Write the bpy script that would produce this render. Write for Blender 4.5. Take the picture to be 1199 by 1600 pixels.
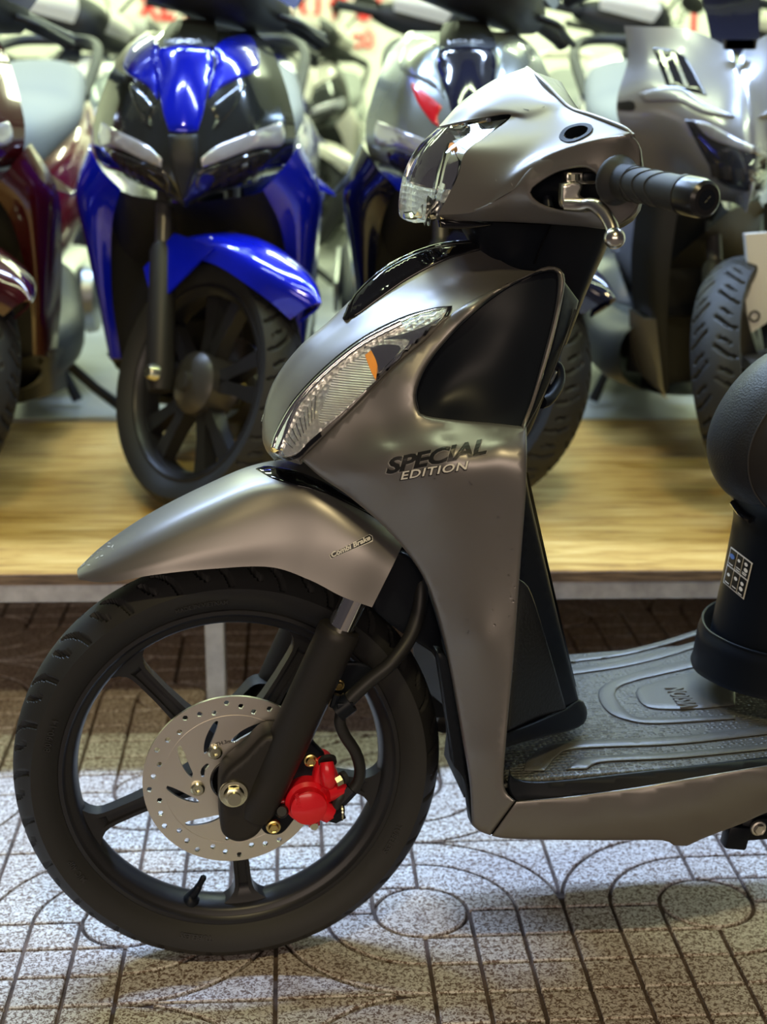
import bpy, bmesh, math, random
import numpy as np
from mathutils import Vector, Matrix, geometry
from mathutils.bvhtree import BVHTree

for o in list(bpy.data.objects):
    bpy.data.objects.remove(o, do_unlink=True)
SC = bpy.context.scene
COL = SC.collection
PI = math.pi
R = math.radians
rng = random.Random(7)

# ------------------------------------------------------------------ camera
FPX, PITCH, CAMH = 2400.0, R(15.67), 1.0235
cd = bpy.data.cameras.new('camera')
cam = bpy.data.objects.new('camera', cd)
COL.objects.link(cam)
cam.location = (0, 0, CAMH)
cam.rotation_euler = (R(90) - PITCH, 0, 0)
cd.sensor_fit = 'VERTICAL'
cd.sensor_height = 36.0
cd.lens = FPX / 1600 * 36
cd.clip_start = .05
cd.dof.use_dof = True
cd.dof.focus_distance = 1.66
cd.dof.aperture_fstop = 4.8
SC.camera = cam

# ------------------------------------------------------------------ colour management, world, lights
vs = SC.view_settings
vs.view_transform = 'Standard'
vs.look = 'None'
vs.gamma = 1
vs.use_curve_mapping = False
vs.exposure = 0.35

wd = bpy.data.worlds.new('night_air')
SC.world = wd
wd.use_nodes = True
wd.node_tree.nodes['Background'].inputs[0].default_value = (.62, .55, .6, 1)
wd.node_tree.nodes['Background'].inputs[1].default_value = .06


def area(name, loc, target, sx, sy, power, col):
    l = bpy.data.lights.new(name, 'AREA')
    l.shape = 'RECTANGLE'
    l.size, l.size_y = sx, sy
    l.energy = power
    l.color = col
    o = bpy.data.objects.new(name, l)
    COL.objects.link(o)
    o.location = loc
    d = Vector(target) - Vector(loc)
    o.rotation_euler = d.to_track_quat('-Z', 'Y').to_euler()
    return o


COOL = (.48, .66, 1.0)
GREEN = (.84, 1.0, .62)
# tube rows under the shop ceiling, above the top of the picture
for i, lx in enumerate((-1.35, .0, 1.35)):
    area('shop_front_tube_%d_offscreen' % i, (lx, 3.3, 2.95), (lx * .8, 2.3, 0), 1.2, .07, 56, COOL)
for i, lx in enumerate((-1.4, .1, 1.6)):
    area('shop_middle_tube_%d_offscreen' % i, (lx, 5.4, 3.0), (lx, 4.2, 0), 1.25, .12, 26, GREEN)
for i, lx in enumerate((-2.3, 0, 2.3)):
    area('shop_rear_tube_%d_offscreen' % i, (lx, 7.6, 3.0), (lx, 7.8, 0), 1.25, .12, 55, GREEN)
for i, lx in enumerate((-1.2, 1.4)):
    area('shop_wall_tube_%d_offscreen' % i, (lx, 9.0, 3.0), (lx, 9.3, 0), 1.25, .12, 50, GREEN)
# tubes under the canopy of the shop front
for i, lx in enumerate((-.7, .75)):
    area('canopy_tube_%d_offscreen' % i, (lx, 1.95, 2.85), (lx, 2.3, .5), 1.2, .08, 11, GREEN)
# the lit shop fronts on the far side of the street, and the street lamp
area('street_shop_fronts_offscreen', (-.6, -9.0, 2.6), (0, 1.7, .5), 9.0, 2.6, 265, (1.0, .80, .63))
area('street_lamp_offscreen', (.3, -2.6, 5.6), (0, 1.3, 0), .7, .25, 105, (1.0, .82, .42))


# ------------------------------------------------------------------ pixel rays of the surveyed view
_F = Vector((0, math.cos(PITCH), -math.sin(PITCH)))
_U = Vector((0, math.sin(PITCH), math.cos(PITCH)))
_C = Vector((0, 0, CAMH))


def ray(px, py):
    return _F + Vector(((px - 600) / FPX, 0, 0)) - _U * ((py - 800) / FPX)


def ground(px, py, z=0.0):
    r = ray(px, py)
    return _C + r * ((z - CAMH) / r.z)


class Frame:
    """a thing's own axes: origin on the ground, x along, y across, z up"""

    def __init__(s, loc, yaw):
        s.O = Vector(loc)
        s.yaw = yaw
        s.X = Vector((math.cos(yaw), math.sin(yaw), 0))
        s.Y = Vector((-math.sin(yaw), math.cos(yaw), 0))

    def loc(s, P):
        d = P - s.O
        return Vector((d.dot(s.X), d.dot(s.Y), d.z))

    def y(s, px, py, y):
        r = ray(px, py)
        k = (y - (_C - s.O).dot(s.Y)) / r.dot(s.Y)
        return s.loc(_C + r * k)

    def x(s, px, py, x):
        r = ray(px, py)
        k = (x - (_C - s.O).dot(s.X)) / r.dot(s.X)
        return s.loc(_C + r * k)

    def z(s, px, py, z):
        r = ray(px, py)
        k = (z - (_C - s.O).z) / r.z
        return s.loc(_C + r * k)

    def hit(s, px, py, bvh, off=0.0):
        r = ray(px, py).normalized()
        o = s.loc(_C)
        d = Vector((r.dot(s.X), r.dot(s.Y), r.z))
        h = bvh.ray_cast(o, d)
        if h[0] is None:
            h = bvh.find_nearest(o + d * 1.75)
        n = h[1]
        if n.dot(d) > 0:
            n = -n
        return h[0] + n * off


# ------------------------------------------------------------------ mesh helpers
class MB:
    """collects geometry for ONE mesh"""

    def __init__(s):
        s.v = []
        s.f = []

    def add(s, v, f):
        b = len(s.v)
        s.v += [tuple(p) for p in v]
        s.f += [tuple(i + b for i in q) for q in f]
        return s

    def mirror(s):
        m = MB()
        m.v = [(x, -y, z) for x, y, z in s.v]
        m.f = [tuple(reversed(q)) for q in s.f]
        return m

    def xform(s, M):
        s.v = [tuple(M @ Vector(p)) for p in s.v]
        return s

    def build(s, name, mat, parent=None, smooth=35, fix=True):
        me = bpy.data.meshes.new(name)
        me.from_pydata(s.v, [], s.f)
        me.materials.append(M[mat] if isinstance(mat, str) else mat)
        if fix:
            bm = bmesh.new()
            bm.from_mesh(me)
            bmesh.ops.remove_doubles(bm, verts=bm.verts, dist=2e-5)
            bmesh.ops.recalc_face_normals(bm, faces=bm.faces)
            bm.to_mesh(me)
            bm.free()
        if smooth:
            me.polygons.foreach_set('use_smooth', [True] * len(me.polygons))
            me.set_sharp_from_angle(angle=R(smooth))
        o = bpy.data.objects.new(name, me)
        COL.objects.link(o)
        o.parent = parent
        return o

    def bvh(s):
        return BVHTree.FromPolygons([Vector(p) for p in s.v], s.f)

    # -- primitives
    def box(s, c, d, rot=None, bev=0.0):
        bm = bmesh.new()
        bmesh.ops.create_cube(bm, size=1)
        bmesh.ops.scale(bm, vec=d, verts=bm.verts)
        if bev:
            bmesh.ops.bevel(bm, geom=list(bm.edges), offset=bev, segments=2, affect='EDGES', profile=.5)
        Mx = Matrix.Translation(c)
        if rot is not None:
            Mx = Mx @ (rot.to_4x4() if hasattr(rot, 'to_4x4') else rot)
        bmesh.ops.transform(bm, matrix=Mx, verts=bm.verts)
        bm.verts.ensure_lookup_table()
        s.add([v.co for v in bm.verts], [[v.index for v in f.verts] for f in bm.faces])
        bm.free()
        return s

    def tube(s, pts, rad, seg=12, cap=True, sx=1.0):
        pts = [Vector(p) for p in pts]
        n = len(pts)
        rad = [rad] * n if not hasattr(rad, '__len__') else list(rad)
        t0 = (pts[1] - pts[0]).normalized()
        a = t0.orthogonal().normalized()
        V, Fc = [], []
        for i in range(n):
            t = (pts[min(i + 1, n - 1)] - pts[max(i - 1, 0)]).normalized()
            a = (a - t * a.dot(t))
            a.normalize()
            b = t.cross(a)
            for k in range(seg):
                q = 2 * PI * k / seg
                V.append(pts[i] + a * (math.cos(q) * rad[i]) + b * (math.sin(q) * rad[i] * sx))
        for i in range(n - 1):
            for k in range(seg):
                k2 = (k + 1) % seg
                Fc.append((i * seg + k, i * seg + k2, (i + 1) * seg + k2, (i + 1) * seg + k))
        if cap:
            Fc.append(tuple(range(seg))[::-1])
            Fc.append(tuple(range((n - 1) * seg, n * seg)))
        return s.add(V, Fc)

    def lathe(s, prof, c=(0, 0, 0), axis=(0, 1, 0), seg=48, close=False, cap=False):
        """prof: (radius, along-axis) pairs"""
        ax = Vector(axis).normalized()
        a = Vector((1, 0, 0)) if abs(ax.x) < .9 else Vector((0, 0, 1))
        a = (a - ax * a.dot(ax)).normalized()
        b = ax.cross(a)
        c = Vector(c)
        n = len(prof)
        V = []
        for k in range(seg):
            q = 2 * PI * k / seg
            d = a * math.cos(q) + b * math.sin(q)
            for r_, h in prof:
                V.append(c + ax * h + d * r_)
        Fc = []
        for k in range(seg):
            k2 = (k + 1) % seg
            for i in range(n if close else n - 1):
                j = (i + 1) % n
                Fc.append((k * n + i, k * n + j, k2 * n + j, k2 * n + i))
        if cap:
            Fc.append(tuple(k * n for k in range(seg)))
            Fc.append(tuple(k * n + n - 1 for k in range(seg))[::-1])
        return s.add(V, Fc)

    def grid(s, rows, nu=8, nv=8, closed_v=False):
        """smooth surface through rows of control points"""
        rows = [cr(r_, nv, closed_v) for r_ in rows]
        cols = list(zip(*rows))
        cols = [cr(c, nu) for c in cols]
        nr, nc = len(cols[0]), len(cols)
        V = [cols[j][i] for i in range(nr) for j in range(nc)]
        Fc = [(i * nc + j, i * nc + (j + 1) % nc, (i + 1) * nc + (j + 1) % nc, (i + 1) * nc + j)
              for i in range(nr - 1) for j in range(nc if closed_v else nc - 1)]
        return s.add(V, Fc)

    def solid(s, d):
        """thicken an open sheet along its normals"""
        me = bpy.data.meshes.new('t')
        me.from_pydata(s.v, [], s.f)
        bm = bmesh.new()
        bm.from_mesh(me)
        bmesh.ops.remove_doubles(bm, verts=bm.verts, dist=2e-5)
        bmesh.ops.recalc_face_normals(bm, faces=bm.faces)
        bmesh.ops.solidify(bm, geom=list(bm.faces), thickness=d)
        bm.verts.ensure_lookup_table()
        s.v = [tuple(v.co) for v in bm.verts]
        s.f = [tuple(v.index for v in f.verts) for f in bm.faces]
        bm.free()
        bpy.data.meshes.remove(me)
        return s


def _c4(a, b, c, d, t):
    return .5 * ((2 * b) + (c - a) * t + (2 * a - 5 * b + 4 * c - d) * t * t + (3 * b - a - 3 * c + d) * t ** 3)


def cr(P, n, closed=False):
    """Catmull-Rom through the points, n steps per span"""
    P = [Vector(p) for p in P]
    if len(P) == 2:
        return [P[0].lerp(P[1], i / n) for i in range(n + 1)]
    m = len(P)
    out = []
    for i in range(m if closed else m - 1):
        if closed:
            a, b, c, d = P[i - 1], P[i], P[(i + 1) % m], P[(i + 2) % m]
        else:
            b, c = P[i], P[i + 1]
            a = P[i - 1] if i else b * 2 - c
            d = P[i + 2] if i + 2 < m else c * 2 - b
        for k in range(n):
            out.append(_c4(a, b, c, d, k / n))
    if not closed:
        out.append(P[-1])
    return out


def outline(pts, step):
    """closed 2D loop; a third element marks a corner"""
    n = len(pts)
    P = [Vector((p[0], p[1])) for p in pts]
    cor = [i for i in range(n) if len(pts[i]) > 2]
    out = []
    if not cor:
        out = cr(P, 12, True)
    else:
        for k, i in enumerate(cor):
            j = cor[(k + 1) % len(cor)]
            idx = [i]
            while True:
                idx.append((idx[-1] + 1) % n)
                if idx[-1] == j:
                    break
            out += cr([P[q] for q in idx], 12)[:-1]
    # resample
    res = [out[0]]
    keep = {(round(P[i].x, 4), round(P[i].y, 4)) for i in cor}
    acc = 0
    for a, b in zip(out, out[1:]):
        acc += (b - a).length
        if acc >= step or (round(b.x, 4), round(b.y, 4)) in keep:
            if (b - res[-1]).length > step * .2:
                res.append(b)
            acc = 0
    if (res[-1] - res[0]).length < step * .35:
        res.pop()
    return res


def inset(loop, d):
    n = len(loop)
    ar = sum(loop[i].x * loop[(i + 1) % n].y - loop[(i + 1) % n].x * loop[i].y for i in range(n))
    sg = 1 if ar > 0 else -1
    out = []
    for i in range(n):
        e1 = (loop[i] - loop[i - 1]).normalized()
        e2 = (loop[(i + 1) % n] - loop[i]).normalized()
        n1 = Vector((-e1.y, e1.x)) * sg
        n2 = Vector((-e2.y, e2.x)) * sg
        m = n1 + n2
        if m.length < 1e-6:
            m = n1
        m.normalize()
        out.append(loop[i] + m * (d / max(.45, m.dot(n1))))
    return out


def inside(p, loop):
    c = False
    n = len(loop)
    x, y = p
    for i in range(n):
        a, b = loop[i], loop[i - 1]
        if (a.y > y) != (b.y > y) and x < (b.x - a.x) * (y - a.y) / (b.y - a.y) + a.x:
            c = not c
    return c


def sheet(loops, fn, step, rim=0.0, thick=0.0, rdepth=None, inner=True):
    """triangulated panel: loops[0] outline, others holes. fn(u,v,d) -> 3D, d is depth below the surface.
    rim: width of the rolled edge in loop units; rdepth its depth in metres; thick: returned edge in metres"""
    L0 = [outline(l, step) for l in loops]
    pts, edges, dep = [], [], []

    def ring(lp, d):
        b = len(pts)
        pts.extend(lp)
        dep.extend([d] * len(lp))
        edges.extend([(b + i, b + (i + 1) % len(lp)) for i in range(len(lp))])
        return b

    bases = []
    lim = []
    for k, lp in enumerate(L0):
        bases.append((ring(lp, rdepth or 0), len(lp)))
        s_ = 1 if k == 0 else -1
        if rim:
            ring(inset(lp, s_ * rim * .35), (rdepth or 0) * .38)
            l2 = inset(lp, s_ * rim)
            ring(l2, 0)
            lim.append(inset(l2, s_ * step * .45))
        else:
            lim.append(inset(lp, s_ * step * .45))
    xs = [p.x for p in L0[0]]
    ys = [p.y for p in L0[0]]
    if inner:
        j = 0
        y = min(ys) + step * .5
        while y < max(ys):
            x = min(xs) + step * (.5 if j % 2 else 0)
            while x < max(xs):
                if inside((x, y), lim[0]) and not any(inside((x, y), h) for h in lim[1:]):
                    pts.append(Vector((x, y)))
                    dep.append(0)
                x += step
            y += step * .87
            j += 1
    r_ = geometry.delaunay_2d_cdt(pts, edges, [], 0, 1e-5)
    V2, F2, OV = r_[0], r_[2], r_[3]
    dd = []
    for i, o in enumerate(OV):
        dd.append(dep[o[0]] if o else 0)
    faces = []
    for f in F2:
        c = sum((V2[i] for i in f), Vector((0, 0))) / len(f)
        if inside(c, L0[0]) and not any(inside(c, h) for h in L0[1:]):
            faces.append(tuple(f))
    used = sorted({i for f in faces for i in f})
    mp = {o: i for i, o in enumerate(used)}
    V = [fn(V2[i].x, V2[i].y, dd[i]) for i in used]
    Fc = [tuple(mp[i] for i in f) for f in faces]
    mb = MB()
    mb.add(V, Fc)
    if thick:
        for b, n in bases:
            lp = [pts[b + i] for i in range(n)]
            A = [fn(p.x, p.y, rdepth or 0) for p in lp]
            B = [fn(p.x, p.y, (rdepth or 0) + thick) for p in lp]
            mb.add(A + B, [(i, (i + 1) % n, n + (i + 1) % n, n + i) for i in range(n)])
    return mb


class Field:
    """thin-plate depth field over the view of a panel"""

    def __init__(s, pts, lam=0.0):
        P = np.array(pts, float)
        s.p = P[:, :2] / 100
        n = len(P)
        K = s.k(s.p, s.p) + lam * np.eye(n)
        A = np.zeros((n + 3, n + 3))
        A[:n, :n] = K
        A[:n, n] = 1
        A[:n, n + 1:] = s.p
        A[n:, :n] = A[:n, n:].T
        b = np.zeros(n + 3)
        b[:n] = P[:, 2]
        s.w = np.linalg.solve(A, b)

    @staticmethod
    def k(a, b):
        d2 = ((a[:, None] - b[None]) ** 2).sum(-1)
        return .5 * d2 * np.log(d2 + 1e-12)

    def __call__(s, x, y):
        q = np.array([[x / 100, y / 100]])
        n = len(s.p)
        return float((s.k(q, s.p) @ s.w[:n])[0] + s.w[n] + q[0] @ s.w[n + 1:])


def text_mb(txt, size, fn, depth=0.0, bold=0.0, shear=0.0, res=3, spacing=1.0, width=1.0):
    """flat lettering: fn(u,v,d) maps the text plane (metres) to 3D"""
    cu = bpy.data.curves.new('t', 'FONT')
    cu.body = txt
    cu.size = size
    cu.shear = shear
    cu.offset = bold
    cu.resolution_u = res
    cu.space_character = spacing
    cu.fill_mode = 'FRONT'
    ob = bpy.data.objects.new('t', cu)
    COL.objects.link(ob)
    bpy.context.view_layer.update()
    me = bpy.data.meshes.new_from_object(ob.evaluated_get(bpy.context.evaluated_depsgraph_get()))
    bpy.data.objects.remove(ob)
    bm = bmesh.new()
    bm.from_mesh(me)
    bmesh.ops.remove_doubles(bm, verts=bm.verts, dist=size * 1e-4)
    bmesh.ops.triangulate(bm, faces=bm.faces)
    for _ in range(2):
        le = [e for e in bm.edges if e.calc_length() > size * .22]
        if le:
            bmesh.ops.subdivide_edges(bm, edges=le, cuts=1, use_grid_fill=True)
            bmesh.ops.triangulate(bm, faces=bm.faces)
    bm.verts.ensure_lookup_table()
    V = [v.co.copy() for v in bm.verts]
    Fc = [tuple(v.index for v in f.verts) for f in bm.faces]
    bd = [tuple(v.index for v in e.verts) for e in bm.edges if len(e.link_faces) == 1]
    bm.free()
    bpy.data.meshes.remove(me)
    mb = MB()
    A = [fn(v.x * width, v.y, 0) for v in V]
    mb.add(A, Fc)
    if depth:
        mb.add(A + [fn(v.x * width, v.y, depth) for v in V], [(a, b, b + len(V), a + len(V)) for a, b in bd])
    w = max(v.x for v in V) * width if V else 0
    mb.w = w
    return mb


def empty(name, loc, yaw=0.0, label=None, cat=None, group=None):
    o = bpy.data.objects.new(name, None)
    COL.objects.link(o)
    o.location = loc
    o.rotation_euler = (0, 0, yaw)
    o.empty_display_size = .1
    tag(o, label, cat, group)
    return o


def tag(o, label=None, cat=None, group=None, kind=None):
    if label:
        o['label'] = label
    if cat:
        o['category'] = cat
    if group:
        o['group'] = group
    if kind:
        o['kind'] = kind
    return o


def link_copy(src, name=None, parent=None, loc=None):
    c = src.copy()
    COL.objects.link(c)
    if name:
        c.name = name
    c.parent = parent
    if loc is not None:
        c.location = loc
    return c

# ------------------------------------------------------------------ materials
M = {}


def mat(name, col, rough=.5, metal=0.0, coat=0.0, spec=.5, trans=0.0, ior=1.45, emit=None, es=0.0, alpha=1.0, crough=.03):
    m = bpy.data.materials.new(name)
    m.use_nodes = True
    b = m.node_tree.nodes['Principled BSDF']
    b.inputs['Base Color'].default_value = (*col, 1)
    b.inputs['Roughness'].default_value = rough
    b.inputs['Metallic'].default_value = metal
    b.inputs['Coat Weight'].default_value = coat
    b.inputs['Coat Roughness'].default_value = crough
    b.inputs['Specular IOR Level'].default_value = spec
    b.inputs['Transmission Weight'].default_value = trans
    b.inputs['IOR'].default_value = ior
    b.inputs['Alpha'].default_value = alpha
    if emit:
        b.inputs['Emission Color'].default_value = (*emit, 1)
        b.inputs['Emission Strength'].default_value = es
    M[name] = m
    return m


def nodes(m):
    t = m.node_tree
    return t, t.nodes, t.links, t.nodes['Principled BSDF']


def N(t, kind, **kw):
    n = t.nodes.new(kind)
    for k, v in kw.items():
        if k in n.inputs.keys() if isinstance(k, str) else False:
            n.inputs[k].default_value = v
        else:
            setattr(n, k, v)
    return n


def ramp(t, fac, stops, interp='LINEAR'):
    r_ = t.nodes.new('ShaderNodeValToRGB')
    r_.color_ramp.interpolation = interp
    e = r_.color_ramp.elements
    while len(e) < len(stops):
        e.new(.5)
    for q, (p, c) in zip(e, stops):
        q.position = p
        q.color = (*c, 1) if len(c) == 3 else c
    t.links.new(fac, r_.inputs[0])
    return r_.outputs[0]


def noise_col(m, stops, scale, detail=4, rough=.6, stretch=(1, 1, 1), dist=0.0, coord='Object'):
    t, ns, ln, b = nodes(m)
    tc = ns.new('ShaderNodeTexCoord')
    mp = ns.new('ShaderNodeMapping')
    mp.inputs['Scale'].default_value = stretch
    ln.new(tc.outputs[coord], mp.inputs[0])
    nz = ns.new('ShaderNodeTexNoise')
    nz.inputs['Scale'].default_value = scale
    nz.inputs['Detail'].default_value = detail
    nz.inputs['Roughness'].default_value = rough
    nz.inputs['Distortion'].default_value = dist
    ln.new(mp.outputs[0], nz.inputs['Vector'])
    c = ramp(t, nz.outputs[0], stops)
    ln.new(c, b.inputs['Base Color'])
    return nz, mp


def bump(m, height, strength=.3, dist=.002):
    t, ns, ln, b = nodes(m)
    bp = ns.new('ShaderNodeBump')
    bp.inputs['Strength'].default_value = strength
    bp.inputs['Distance'].default_value = dist
    ln.new(height, bp.inputs['Height'])
    ln.new(bp.outputs[0], b.inputs['Normal'])


def fine_bump(m, scale, strength=.2, dist=.0005, kind='noise', detail=2):
    t, ns, ln, b = nodes(m)
    tc = ns.new('ShaderNodeTexCoord')
    if kind == 'noise':
        n = ns.new('ShaderNodeTexNoise')
        n.inputs['Detail'].default_value = detail
        out = n.outputs[0]
    else:
        n = ns.new('ShaderNodeTexVoronoi')
        out = n.outputs['Distance']
    n.inputs['Scale'].default_value = scale
    ln.new(tc.outputs['Object'], n.inputs['Vector'])
    bump(m, out, strength, dist)


# the scooter
mat('satin_grey', (.235, .222, .215), .37, .70)
fine_bump(M['satin_grey'], 900, .05, .0002)
mat('satin_black', (.006, .008, .013), .38, spec=.22)
mat('matte_black', (.016, .017, .02), .58)
fine_bump(M['matte_black'], 700, .12, .0003)
mat('gloss_black', (.006, .006, .008), .06, 0, .6)
mat('bar_plastic', (.010, .010, .012), .28)
mat('rubber', (.016, .016, .017), .62)
fine_bump(M['rubber'], 160, .12, .0006)
mat('rubber_letter', (.022, .022, .024), .45)
mat('wheel_paint', (.024, .024, .028), .36, .35)
mat('fork_paint', (.022, .02, .019), .48, .2)
mat('steel_disc', (.76, .72, .66), .38, 1.0)
mat('lens_block', (.78, .78, .76), .32, .45)
mat('chrome', (.85, .83, .8), .08, 1.0)
mat('alloy', (.68, .66, .60), .24, 1.0)
mat('zinc_gold', (.80, .62, .25), .28, 1.0)
mat('zinc_pale', (.72, .70, .52), .25, 1.0)
mat('caliper_red', (.75, .010, .022), .28, 0, .5)
mat('clear_lens', (1, 1, 1), .02, 0, 0, .5, 1.0, 1.25)
mat('reflector', (.86, .86, .84), .12, 1.0)
mat('reflector_fine', (.82, .82, .80), .30, .75)
mat('decal_edge', (.30, .29, .28), .4)
mat('amber', (.85, .33, .06), .25, 0, .3)
mat('decal_white', (.78, .76, .70), .5)
mat('decal_black', (.012, .012, .013), .35)
mat('decal_grey', (.05, .052, .055), .35)
mat('scuff', (.55, .54, .52), .7)
mat('sticker_blue', (.10, .2, .5), .5)
mat('seat_vinyl', (.018, .019, .024), .5)
fine_bump(M['seat_vinyl'], 420, .35, .0009, 'voronoi')
mat('seat_side', (.02, .018, .019), .48)
fine_bump(M['seat_side'], 900, .15, .0004)
mat('thread', (.03, .03, .035), .7)
mat('mat_rubber', (.09, .092, .09), .36, 0, .3, crough=.3)
mat('mat_smooth', (.09, .092, .09), .38, 0, .3, crough=.3)
mat('leather_panel', (.012, .013, .015), .28)
fine_bump(M['leather_panel'], 260, .5, .0008)
mat('hose', (.016, .016, .017), .45)

# rib pattern for the indicator glass
t, ns, ln, b = nodes(M['reflector_fine'])
tc = ns.new('ShaderNodeTexCoord')
vo = ns.new('ShaderNodeTexVoronoi')
vo.inputs['Scale'].default_value = 170
vo.inputs['Randomness'].default_value = .15
ln.new(tc.outputs['Object'], vo.inputs['Vector'])
bump(M['reflector_fine'], vo.outputs['Distance'], .8, .002)

t, ns, ln, b = nodes(M['lens_block'])
tc = ns.new('ShaderNodeTexCoord')
wv = ns.new('ShaderNodeTexWave')
wv.bands_direction = 'Z'
wv.inputs['Scale'].default_value = 130
ln.new(tc.outputs['Object'], wv.inputs['Vector'])
bump(M['lens_block'], wv.outputs['Fac'], .9, .002)

# knobbly mat surface
t, ns, ln, b = nodes(M['mat_rubber'])
tc = ns.new('ShaderNodeTexCoord')
vo = ns.new('ShaderNodeTexVoronoi')
vo.inputs['Scale'].default_value = 150
vo.inputs['Randomness'].default_value = .45
ln.new(tc.outputs['Object'], vo.inputs['Vector'])
c = ramp(t, vo.outputs['Distance'], [(0.0, (1, 1, 1)), (.55, (0, 0, 0))])
bump(M['mat_rubber'], c, .9, .0035)
fine_bump(M['mat_smooth'], 1200, .25, .0005)

# disc: concentric brushed steel
fine_bump(M['steel_disc'], 500, .05, .0002)

# ------------------------------------------------ the place
# terrazzo: pale chips in a brown-grey ground
m = mat('terrazzo', (.6, .58, .58), .5)
t, ns, ln, b = nodes(m)
tc = ns.new('ShaderNodeTexCoord')
nz = ns.new('ShaderNodeTexNoise')
nz.inputs['Scale'].default_value = 230
nz.inputs['Detail'].default_value = 1.5
nz.inputs['Distortion'].default_value = 1.2
ln.new(tc.outputs['Object'], nz.inputs['Vector'])
c1 = ramp(t, nz.outputs[0], [(.43, (.19, .13, .10)), (.485, (.60, .55, .52)), (.60, (.82, .80, .79))])
big = ns.new('ShaderNodeTexNoise')
big.inputs['Scale'].default_value = 5
big.inputs['Detail'].default_value = 5
geo = ns.new('ShaderNodeNewGeometry')
ln.new(geo.outputs['Position'], big.inputs['Vector'])
c2 = ramp(t, big.outputs[0], [(.3, (.78, .73, .70)), (.65, (1, 1, 1))])
mx = ns.new('ShaderNodeMix')
mx.data_type = 'RGBA'
mx.blend_type = 'MULTIPLY'
mx.inputs[0].default_value = 1
ln.new(c1, mx.inputs[6])
ln.new(c2, mx.inputs[7])
# dried reddish drips
sp = ns.new('ShaderNodeTexNoise')
sp.inputs['Scale'].default_value = 9
sp.inputs['Detail'].default_value = 6
sp.inputs['Roughness'].default_value = .75
ln.new(geo.outputs['Position'], sp.inputs['Vector'])
c3 = ramp(t, sp.outputs[0], [(.63, (0, 0, 0)), (.72, (.85, .85, .85))])
mx2 = ns.new('ShaderNodeMix')
mx2.data_type = 'RGBA'
ln.new(c3, mx2.inputs[0])
ln.new(mx.outputs[2], mx2.inputs[6])
mx2.inputs[7].default_value = (.10, .035, .03, 1)
ln.new(mx2.outputs[2], b.inputs['Base Color'])
bump(m, nz.outputs[0], .25, .001)
mat('grout', (.085, .06, .05), .9)
noise_col(M['grout'], [(.3, (.05, .035, .03)), (.7, (.17, .12, .10))], 30)

m = mat('plywood', (.6, .43, .2), .45, 0, .04, spec=.35)
nz, mp = noise_col(m, [(.28, (.24, .11, .022)), (.45, (.50, .285, .065)), (.58, (.62, .39, .11)), (.75, (.74, .53, .21))], 6, 6, .62, (1.0, 9, 1), .6)
t, ns, ln, b = nodes(m)
rr = ramp(t, nz.outputs[0], [(.2, (.6, .6, .6)), (.8, (.38, .38, .38))])
ln.new(rr, b.inputs['Roughness'])
mat('ply_edge', (.12, .075, .05), .7)
noise_col(M['ply_edge'], [(.3, (.05, .03, .022)), (.7, (.24, .16, .10))], 14, 4, .6, (1, 1, 14))
mat('galvanised', (.40, .38, .37), .45, .35)
noise_col(M['galvanised'], [(.3, (.30, .28, .27)), (.7, (.50, .48, .46))], 25, 4, .6)
mat('shop_floor', (.42, .43, .40), .3)
noise_col(M['shop_floor'], [(.3, (.34, .35, .33)), (.7, (.50, .51, .48))], 3)
mat('wall_paint', (.72, .71, .66), .7)
noise_col(M['wall_paint'], [(.3, (.69, .68, .62)), (.7, (.75, .74, .69))], 2)
mat('ceiling_paint', (.62, .63, .60), .8)
mat('sign_red', (.72, .03, .03), .45)

# the other motorbikes
mat('blue_gloss', (.004, .012, .62), .16, .25, 1.0)
mat('navy_gloss', (.004, .008, .16), .18, .2, 1.0)
mat('dark_grey_gloss', (.028, .032, .034), .14, .4, 1.0)
mat('maroon_gloss', (.13, .006, .014), .15, .2, 1.0)
mat('dark_maroon_gloss', (.045, .003, .006), .16, .2, 1.0)
mat('silver_lilac', (.37, .37, .39), .26, .55, .8)
mat('grey_metal', (.30, .33, .32), .26, .6, .6)
mat('cream_gloss', (.66, .63, .54), .25, 0, .8)
mat('white_gloss', (.72, .74, .70), .2, 0, .8)
mat('black_plastic', (.010, .011, .013), .5)
mat('seat_grey', (.16, .17, .165), .6)
mat('red_gloss', (.6, .012, .02), .22, 0, .8)
mat('smoked_lens', (.02, .02, .024), .08, 0, .8)
mat('violet_lens', (.56, .56, .62), .10, .5, .8)
mat('smoked_navy', (.012, .014, .035), .10, 0, 1.0)
mat('navy_dark', (.003, .004, .018), .18, .2, 1.0)
mat('lamp_cell', (.10, .09, .085), .25, .7)
mat('hub_brown', (.09, .086, .082), .35, .6)
mat('engine_metal', (.42, .43, .41), .35, .9)
mat('mirror_glass', (.7, .72, .72), .03, 1.0)
mat('paper_tag', (.62, .60, .58), .6)

# ------------------------------------------------------------------ pavement of pressed terrazzo tiles
T = .37
TU = T / 6


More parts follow.
